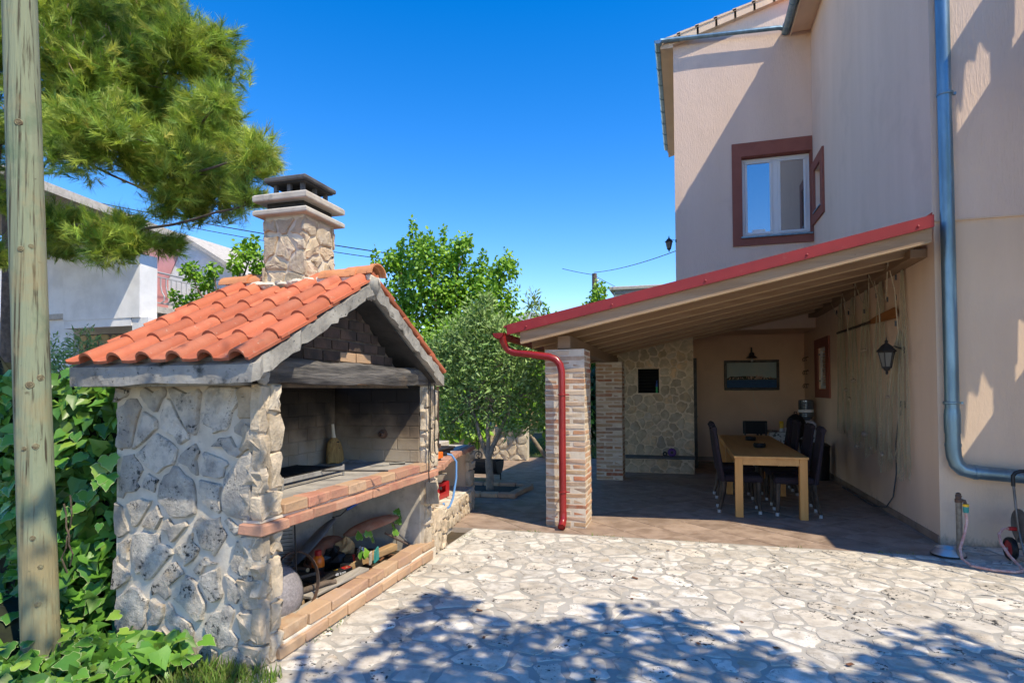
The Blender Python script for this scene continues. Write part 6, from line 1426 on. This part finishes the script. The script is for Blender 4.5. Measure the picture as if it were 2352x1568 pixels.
# half-barrel fire pit with scrolled iron back
t = thing('fire_basket', 'black half-barrel fire basket with scrolled iron guard behind the olive', 'fire basket', (-3.4, 9.9, 0))
v = []; n = 14
for x in (-3.78, -3.12):
    for r in (.24, .228):
        for k in range(n+1): a = PI+PI*k/n; v.append((x, 9.95+r*math.cos(a), .36+r*math.sin(a)))
k_ = n+1; f = []
for k in range(n): f += [(k, k+1, 2*k_+k+1, 2*k_+k), (k_+k, 3*k_+k, 3*k_+k+1, k_+k+1), (k, k_+k, k_+k+1, k+1), (2*k_+k, 2*k_+k+1, 3*k_+k+1, 3*k_+k)]
f += [tuple(range(k_)), tuple(2*k_+i for i in range(n, -1, -1)), (0, 2*k_, 3*k_, k_), (n, k_+n, 3*k_+n, 2*k_+n)]
obj('drum', B().add(v, f), 'black_iron', t)
for x in (-3.72, -3.18): obj('leg', B().tube([(x, 9.75, .25), (x, 9.72, .001)], .012, 6).tube([(x, 10.15, .25), (x, 10.18, .001)], .012, 6), 'black_iron', t)
sc2 = B()
def spiral(cx, cz, s, fl):
    sc2.tube([(cx+fl*s*(1-a/11)*math.cos(a), 9.70, cz+s*(1-a/11)*math.sin(a)) for a in np.linspace(0, 9, 26)], .008, 5)
for (cx, cz, s, fl) in ((-3.62, .47, .08, 1), (-3.42, .47, .08, -1), (-3.22, .47, .075, 1), (-3.52, .62, .07, -1), (-3.32, .62, .07, 1), (-3.42, .74, .055, 1), (-3.68, .60, .05, 1), (-3.15, .58, .05, -1)): spiral(cx, cz, s, fl)
sc2.tube([(-3.78, 9.70, .38), (-3.12, 9.70, .38)], .01, 6).tube([(-3.42, 9.70, .38), (-3.42, 9.70, .80)], .008, 6)
obj('scroll_guard', sc2, 'black_iron', t, True)
# garden wall, ivy hanging over it, hedge and lime trees beyond
gw = thing('garden_wall', 'low pale rubble garden wall under hanging ivy', 'wall', (-4.6, 13.0, 0))
A0, A1 = Vector((-6.4, 12.65, 0)), Vector((-3.44, 13.06, 0)); dd = (A1-A0).normalized(); nn = Vector((dd.y, -dd.x, 0))
obj('core', B().prism([A0, A1, A1-nn*.3, A0-nn*.3], (0, 0, .74)), 'wall_mortar', gw)
for c in voronoi(sites(0, 2.98, 0, .74, .24, .2, .42), [(0, .0), (2.98, .0), (2.98, .73), (0, .73)], .03): obj('stone', stone_b(rough_poly(c, 1, .008), .04, A0, dd, (0, 0, 1), nn, .3), 'warm_stone', gw, True, 40)
np.random.seed(8); random.seed(8)
hv = thing('hanging_ivy', 'glossy large-leaved ivy spilling over the garden wall', 'ivy', (-4.6, 13.1, .7))
HI = [(-5.9, 12.9, 1.4, .6, .3, .7), (-5.2, 12.95, 1.5, .6, .3, .75), (-4.5, 13.0, 1.4, .55, .3, .75), (-3.9, 13.05, 1.45, .45, .3, .75), (-5.5, 12.75, .65, .5, .15, .35), (-4.7, 12.8, .70, .5, .15, .35), (-3.8, 13.0, 1.0, .4, .15, .35), (-5.2, 13.2, 2.2, .7, .4, .5), (-4.1, 13.2, 2.1, .6, .4, .5), (-3.3, 13.6, 1.7, .5, .3, .8), (-3.0, 14.0, 2.3, .5, .4, .5), (-3.5, 13.5, 2.4, .5, .3, .5), (-3.0, 14.3, 1.0, .5, .3, .8), (-2.7, 14.8, 1.0, .5, .3, .8)]
foliage('leaves', HI, 8200, .15, 'leaf_broad', hv, droop=-1.1, shell=.4)
b = B()
for q in HI: b.blob((q[0], q[1]+.12, q[2]), (q[3]*.75, q[4]*.5, q[5]*.75), 12, 8, .1)
obj('stems', b, 'ivy_stems', hv)
lm = B(); limb(lm, (-3.15, 13.6, 0), (-3.7, 13.5, .75), .05, .04, .05, 6, 8); limb(lm, (-3.0, 13.7, 0), (-3.1, 13.7, 1.4), .045, .04, .05, 6, 8); obj('limb', lm, 'olive_bark', hv, True, 60)
tree('laurel_hedge', 'bright leafy laurel hedge behind the garden wall and olive', (-4.3, 13.7, 0), (-4.3, 13.7, 1.0), [(-5.2, 13.5, 2.4), (-3.6, 13.7, 2.4)], [(-5.4, 13.4, 2.7, .7), (-4.7, 13.5, 3.0, .7), (-4.0, 13.6, 2.9, .65), (-3.4, 13.9, 2.7, .6), (-2.9, 14.3, 2.5, .5), (-4.4, 13.4, 2.2, .6), (-3.7, 13.5, 2.0, .6), (-3.1, 14.1, 1.8, .55), (-5.2, 13.2, 2.0, .6)], 7500, .12, 'leaf_broad', 'bark', .08, 33, 'shrub', droop=-.7, shell=.25)
tree('dark_laurel', 'dark laurel thicket at the end of the lawn', (-2.6, 16.5, 0), (-2.6, 16.5, .8), [(-3.2, 16.4, 1.8), (-2.0, 16.6, 1.9)], [(-3.3, 16.3, 1.1, .7, .5, 1.0), (-2.5, 16.4, 1.0, .7, .5, 1.0), (-1.7, 16.5, 1.1, .7, .5, 1.0), (-2.2, 16.9, 1.9, .8, .5, .5)], 6000, .13, 'leaf_dark', 'bark', .08, 31, 'shrub', droop=-.8, shell=.2)
tree('lime_tree', 'sunlit yellow-green tree beyond the lawn between the brick pillars', (-2.4, 19, 0), (-2.4, 19, 1.6), [(-3.0, 19, 3.2), (-1.8, 19, 3.3)], [(-3.4, 19, 2.6, .8), (-2.6, 19, 2.9, .8), (-1.8, 19, 2.7, .8), (-2.2, 18.8, 2.1, .8), (-3.0, 19.1, 2.0, .7), (-1.2, 19.0, 2.4, .6), (-3.6, 19.5, 1.2, .7), (-1.2, 19.5, 1.2, .7)], 8500, .13, 'leaf_lime', 'bark', .09, 32, shell=.25)
SHB = [(-8.11, 8.28, 3.67, 0.19), (-8.24, 8.71, 3.53, 0.23), (-8.0, 8.66, 3.74, 0.15), (-8.55, 8.35, 3.26, 0.11), (-7.22, 8.5, 3.96, 0.21), (-6.93, 8.47, 3.78, 0.22), (-7.12, 8.59, 4.12, 0.15), (-7.01, 8.67, 3.6, 0.19), (-7.19, 8.26, 3.68, 0.15), (-8.3, 8.5, 3.1, .3), (-7.1, 8.5, 3.2, .35), (-7.6, 8.5, 2.7, .5)]
tree('young_tree', 'young bright green tree rising behind the barbecue roof', (-7.6, 8.6, -.05), (-7.6, 8.6, 2.2), SHB[:3]+SHB[4:8], SHB, 3600, .075, 'leaf_broad', 'bark', .06, 41, shell=.3)
tree('oleander_shrub', 'pink-flowered shrub between the pole and the neighbouring house', (-6.7, 5.2, 0), (-6.7, 5.2, 1.0), [(-7.0, 5.2, 1.8), (-6.5, 5.2, 1.9)], [(-6.6, 5.2, 2.05, .3), (-6.9, 5.2, 1.7, .4), (-6.4, 5.1, 1.6, .35), (-7.2, 5.2, 2.0, .3)], 2600, .075, 'leaf_olive', 'bark', .04, 42, 'shrub', T=LANCE_T, F=LANCE_F, shell=.3)
# trees standing to the right and behind the viewpoint; they only throw dappled shade into the view
np.random.seed(77); random.seed(77)
OUT = [(-4.6, 3.2), (-3.4, 3.3), (-2.23, 3.4), (-2.2, 4.2), (-2.0, 4.45), (-1.7, 4.4), (-1.45, 4.15), (-1.2, 3.9), (-.93, 4.0), (-.65, 4.45), (-.3, 4.62), (0, 4.4), (.26, 4.2), (.4, 4.0), (.7, 3.9), (.95, 3.85), (1.2, 4.4), (1.64, 4.6), (1.78, 4.3), (2.03, 4.4), (2.6, 4.2), (3.4, 4.0)]
oy = lambda x: float(np.interp(x, [q[0] for q in OUT], [q[1] for q in OUT]))
def shade(n, x0, x1, y0, keep):
    P = []
    while len(P) < n:
        gx = random.uniform(x0, x1); top = oy(gx); gy = random.uniform(y0, top); h = random.uniform(4.6, 6.4)
        nse = math.sin(gx*5.1+gy*3.3)*math.sin(gy*6.7-gx*2.9)+.5*math.sin(gx*11+gy*13)
        if nse > keep and random.random() < .85: continue
        if top-gy < .22 and random.random() < .55: continue
        P.append((gx+.61*h, gy-.33*h, h))
    return np.array(P)
def shade_tree(label, base, P, size, limbs):
    t = thing('shade_tree', label, 'tree', base); b = B(); fork = Vector(base)+Vector((0, 0, 2.6)); limb(b, base, fork, .17, .13, .03, 6, 9)
    for q in limbs: limb(b, fork, q, .08, .02, .06, 6, 7)
    obj('trunk', b, 'bark', t, True, 60)
    V, F = scatter(LEAF_T, LEAF_F, P, frames(np.random.normal(size=P.shape)), size*np.random.uniform(.7, 1.3, len(P))); npmesh('crown', V, F, 'leaf_broad', t)
P = shade(6000, -1.95, 3.4, 1.6, .7); shade_tree('leafy tree standing in the courtyard outside the view, shading the paving', (4.6, 1.2, 0), P, .13, [tuple(P[i]) for i in range(0, 4500, 450)])
P = shade(130, -4.6, -2.25, 2.2, -.3); shade_tree('leafy tree standing behind the viewpoint, dappling the ivy and barbecue', (1.2, -.9, 0), P, .12, [tuple(P[i]) for i in range(0, 120, 20)])

# ---------------------------------------------------------------- neighbouring white house and what stands farther off
nh = thing('neighbour_house', 'white neighbouring house with concrete roof edge, balcony and pink wall', 'house', (-17, 16, 0))
obj('left_wall', B().box(-24, -18.66, 14.35, 22, -.1, 6.4), 'white_plaster', nh)
obj('left_band', B().box(-24, -18.5, 14.25, 14.4, 3.95, 4.12), 'slab_concrete', nh)
obj('balcony_box', B().box(-18.65, -15.62, 14.0, 14.62, 3.84, 5.75), 'white_plaster', nh)
obj('balcony_slab', B().box(-18.6, -15.58, 14.63, 21, 4.05, 4.24), 'slab_concrete', nh)
obj('column', B().box(-15.95, -15.35, 14.05, 14.6, -.1, 3.84), 'white_plaster', nh)
obj('under_wall', B().box(-18.6, -15.9, 14.7, 15, -.1, 3.4), mat('dark_plaster', (.34, .33, .31), rough=.9), nh)
obj('porch_beam', B().box(-18.64, -15.96, 14.02, 14.3, 3.60, 3.839), 'white_plaster', nh)
vs = obj('veneer', B().box(-18.6, -15.97, 14.5, 14.69, 1.6, 3.45), mat('veneer_joint', (.10, .08, .06), rough=.9), nh)
for c in voronoi(sites(-18.6, -15.97, 2.2, 3.42, .42, .38, .4), [(-18.6, 2.2), (-15.98, 2.2), (-15.98, 3.42), (-18.6, 3.42)], .05): obj('stone', stone_b(rough_poly(c, 1, .01), .03, (0, 14.5, 0), (1, 0, 0), (0, 0, 1), (0, -1, 0), .2), mat('veneer_stone', (.42, .29, .12), (.34, .22, .09), 4, rnd=.15) if 'veneer_stone' not in MATS else 'veneer_stone', vs, True)
obj('red_panel', B().box(-18.5, -15.98, 14.44, 14.49, 1.4, 2.1), mat('red_brown', (.22, .07, .05), rough=.8), nh)
obj('roof_slab', B().prism([(-15.05, 8.5, 6.72), (-15.05, 15.2, 6.28), (-15.05, 15.2, 6.50), (-15.05, 8.5, 6.94)], (-5, 0, 0)), 'slab_concrete', nh)
gy_ = 17.0
obj('end_gable', B().prism([(-20, gy_, 4.24), (-12.9, gy_, 4.24), (-12.9, gy_, 4.65), (-16.84, gy_, 7.0), (-20, gy_, 7.0)], (0, .2, 0)), 'white_plaster', nh)
obj('pink_panel', B().prism([(-20, gy_-.02, 4.24), (-17.65, gy_-.02, 4.24), (-17.65, gy_-.02, 5.6), (-16.95, gy_-.02, 6.9), (-20, gy_-.02, 6.9)], (0, -.02, 0)), 'pink_plaster', nh)
obj('roof_verge', B().prism([(-12.6, gy_-.3, 4.5), (-16.9, gy_-.3, 7.02), (-16.9, gy_-.3, 7.16), (-12.6, gy_-.3, 4.64)], (0, 6, 0)), 'slab_concrete', nh)
RXN = -15.62
rl = obj('railing', B().tube([(RXN, 14.62, 5.30), (RXN, 19.5, 5.28)], .035, 6).tube([(RXN, 14.62, 5.16), (RXN, 19.5, 5.14)], .02, 5).tube([(RXN, 14.62, 4.36), (RXN, 19.5, 4.34)], .025, 5), 'rail_grey', nh)
for k in range(24):
    y = 14.75+k*.2; obj('baluster', B().tube([(RXN, y, 5.16), (RXN, y, 4.9), (RXN+.05, y, 4.7), (RXN+.15, y, 4.55), (RXN+.13, y, 4.42), (RXN, y, 4.36)], .022, 5), 'rail_grey', rl)
# background: bare post with wires, shed roof, far greenery
t = thing('wooden_post', 'bare wooden utility post rising behind the pergola roof', 'pole', (-3.64, 25, 0))
obj('shaft', B().tube([(-3.64, 25, -.1), (-3.64, 25, 3), (-3.63, 25, 6.45)], [.13, .12, .10], 10), 'bark', t, True); obj('insulator', B().lathe([(.03, 0), (.05, .05), (.03, .12)], 8, (-3.5, 25, 6.1)), 'white_plastic', t, True)
def wire(label, a, c, sag, r=.012):
    a, c = Vector(a), Vector(c); obj('overhead_wire', B().tube([a.lerp(c, i/12)-Vector((0, 0, sag*4*(i/12)*(1-i/12))) for i in range(13)], r, 5), 'black_iron', label=label, cat='wire', group='overhead wires')
wire('overhead wire from the bare post to the stucco house', (-3.64, 25, 6.5), (-.2, 17.5, 5.5), .1)
wire('overhead wire from the bare post leaving away from the house', (-3.64, 25, 6.4), (-5.0, 25, 6.75), .02, .012)
wire('overhead wire from the bare post down toward the shed roof', (-3.6, 25, 6.35), (-1.0, 25.5, 5.0), .05, .01)
wire('overhead wire crossing from the pine to the broadleaf tree', (-22, 16, 8.85), (-5.6, 16, 5.11), .15, .016)
wire('second overhead wire just below the one behind the chimney', (-22, 16.2, 8.75), (-5.6, 16.2, 5.01), .25, .012)
t = thing('garden_shed', 'weathered shed with worn flat roof behind the pergola', 'shed', (-1.5, 22.5, 0))
obj('wall', B().box(-2.5, 1.0, 22, 25, -.1, 5.15), 'white_plaster', t); obj('roof', B().box(-2.65, 1.1, 21.9, 25.1, 5.2, 5.32, .02, .01), 'slab_concrete', t); obj('purlin', B().box(-2.45, 1.0, 21.95, 22.0, 5.05, 5.19), 'plank_grey', t)
tree('far_shrub', 'slender green shrub in front of the shed roof', (-3.1, 21.8, 0), (-3.1, 21.8, 3), [(-3.05, 21.8, 5.2)], [(-3.0, 21.8, 5.1, .3, .3, .5), (-3.1, 21.8, 4.5, .5, .5, .6)], 900, .12, 'leaf_broad', 'bark', .05, 51, 'shrub', group='shrubs behind the pergola roof')
tree('far_shrub', 'shrub with thin upright tips left of the bare post', (-5.0, 21.8, 0), (-5.0, 21.8, 2.5), [(-4.95, 21.8, 4.6)], [(-5.0, 21.8, 4.45, .12, .12, .5), (-5.3, 21.8, 3.9, .4, .4, .4), (-4.5, 21.8, 4.2, .25, .25, .25), (-4.0, 22, 4.3, .1, .1, .3)], 700, .12, 'leaf_broad', 'bark', .05, 52, 'shrub', group='shrubs behind the pergola roof')
fh = thing('far_house', 'small orange-walled house glimpsed through the olive leaves', 'house', (-6.5, 27, 0))
obj('wall', B().box(-8.5, -5, 26, 30, -.1, 4.6), mat('orange_wall', (.62, .36, .18), rough=.9), fh); obj('roof', B().prism([(-8.8, 25.8, 4.6), (-4.7, 25.8, 4.6), (-6.75, 25.8, 5.1)], (0, 4.5, 0)), 'white_plaster', fh); obj('window', B().box(-6.6, -5.8, 25.97, 26.02, 2.2, 3.5), 'window_glass', fh)
hills = B(); v = []
for i in range(41):
    x = -160+i*8; v += [(x, 120+8*math.sin(i*.7), -.05), (x, 122, 2.6+1.6*math.sin(i*.5)+.9*math.sin(i*1.3))]
obj('far_trees', hills.add(v, [(2*i, 2*i+2, 2*i+3, 2*i+1) for i in range(40)]), 'leaf_dark', label='low dark line of distant woods on the horizon', cat='woods', kind='stuff')
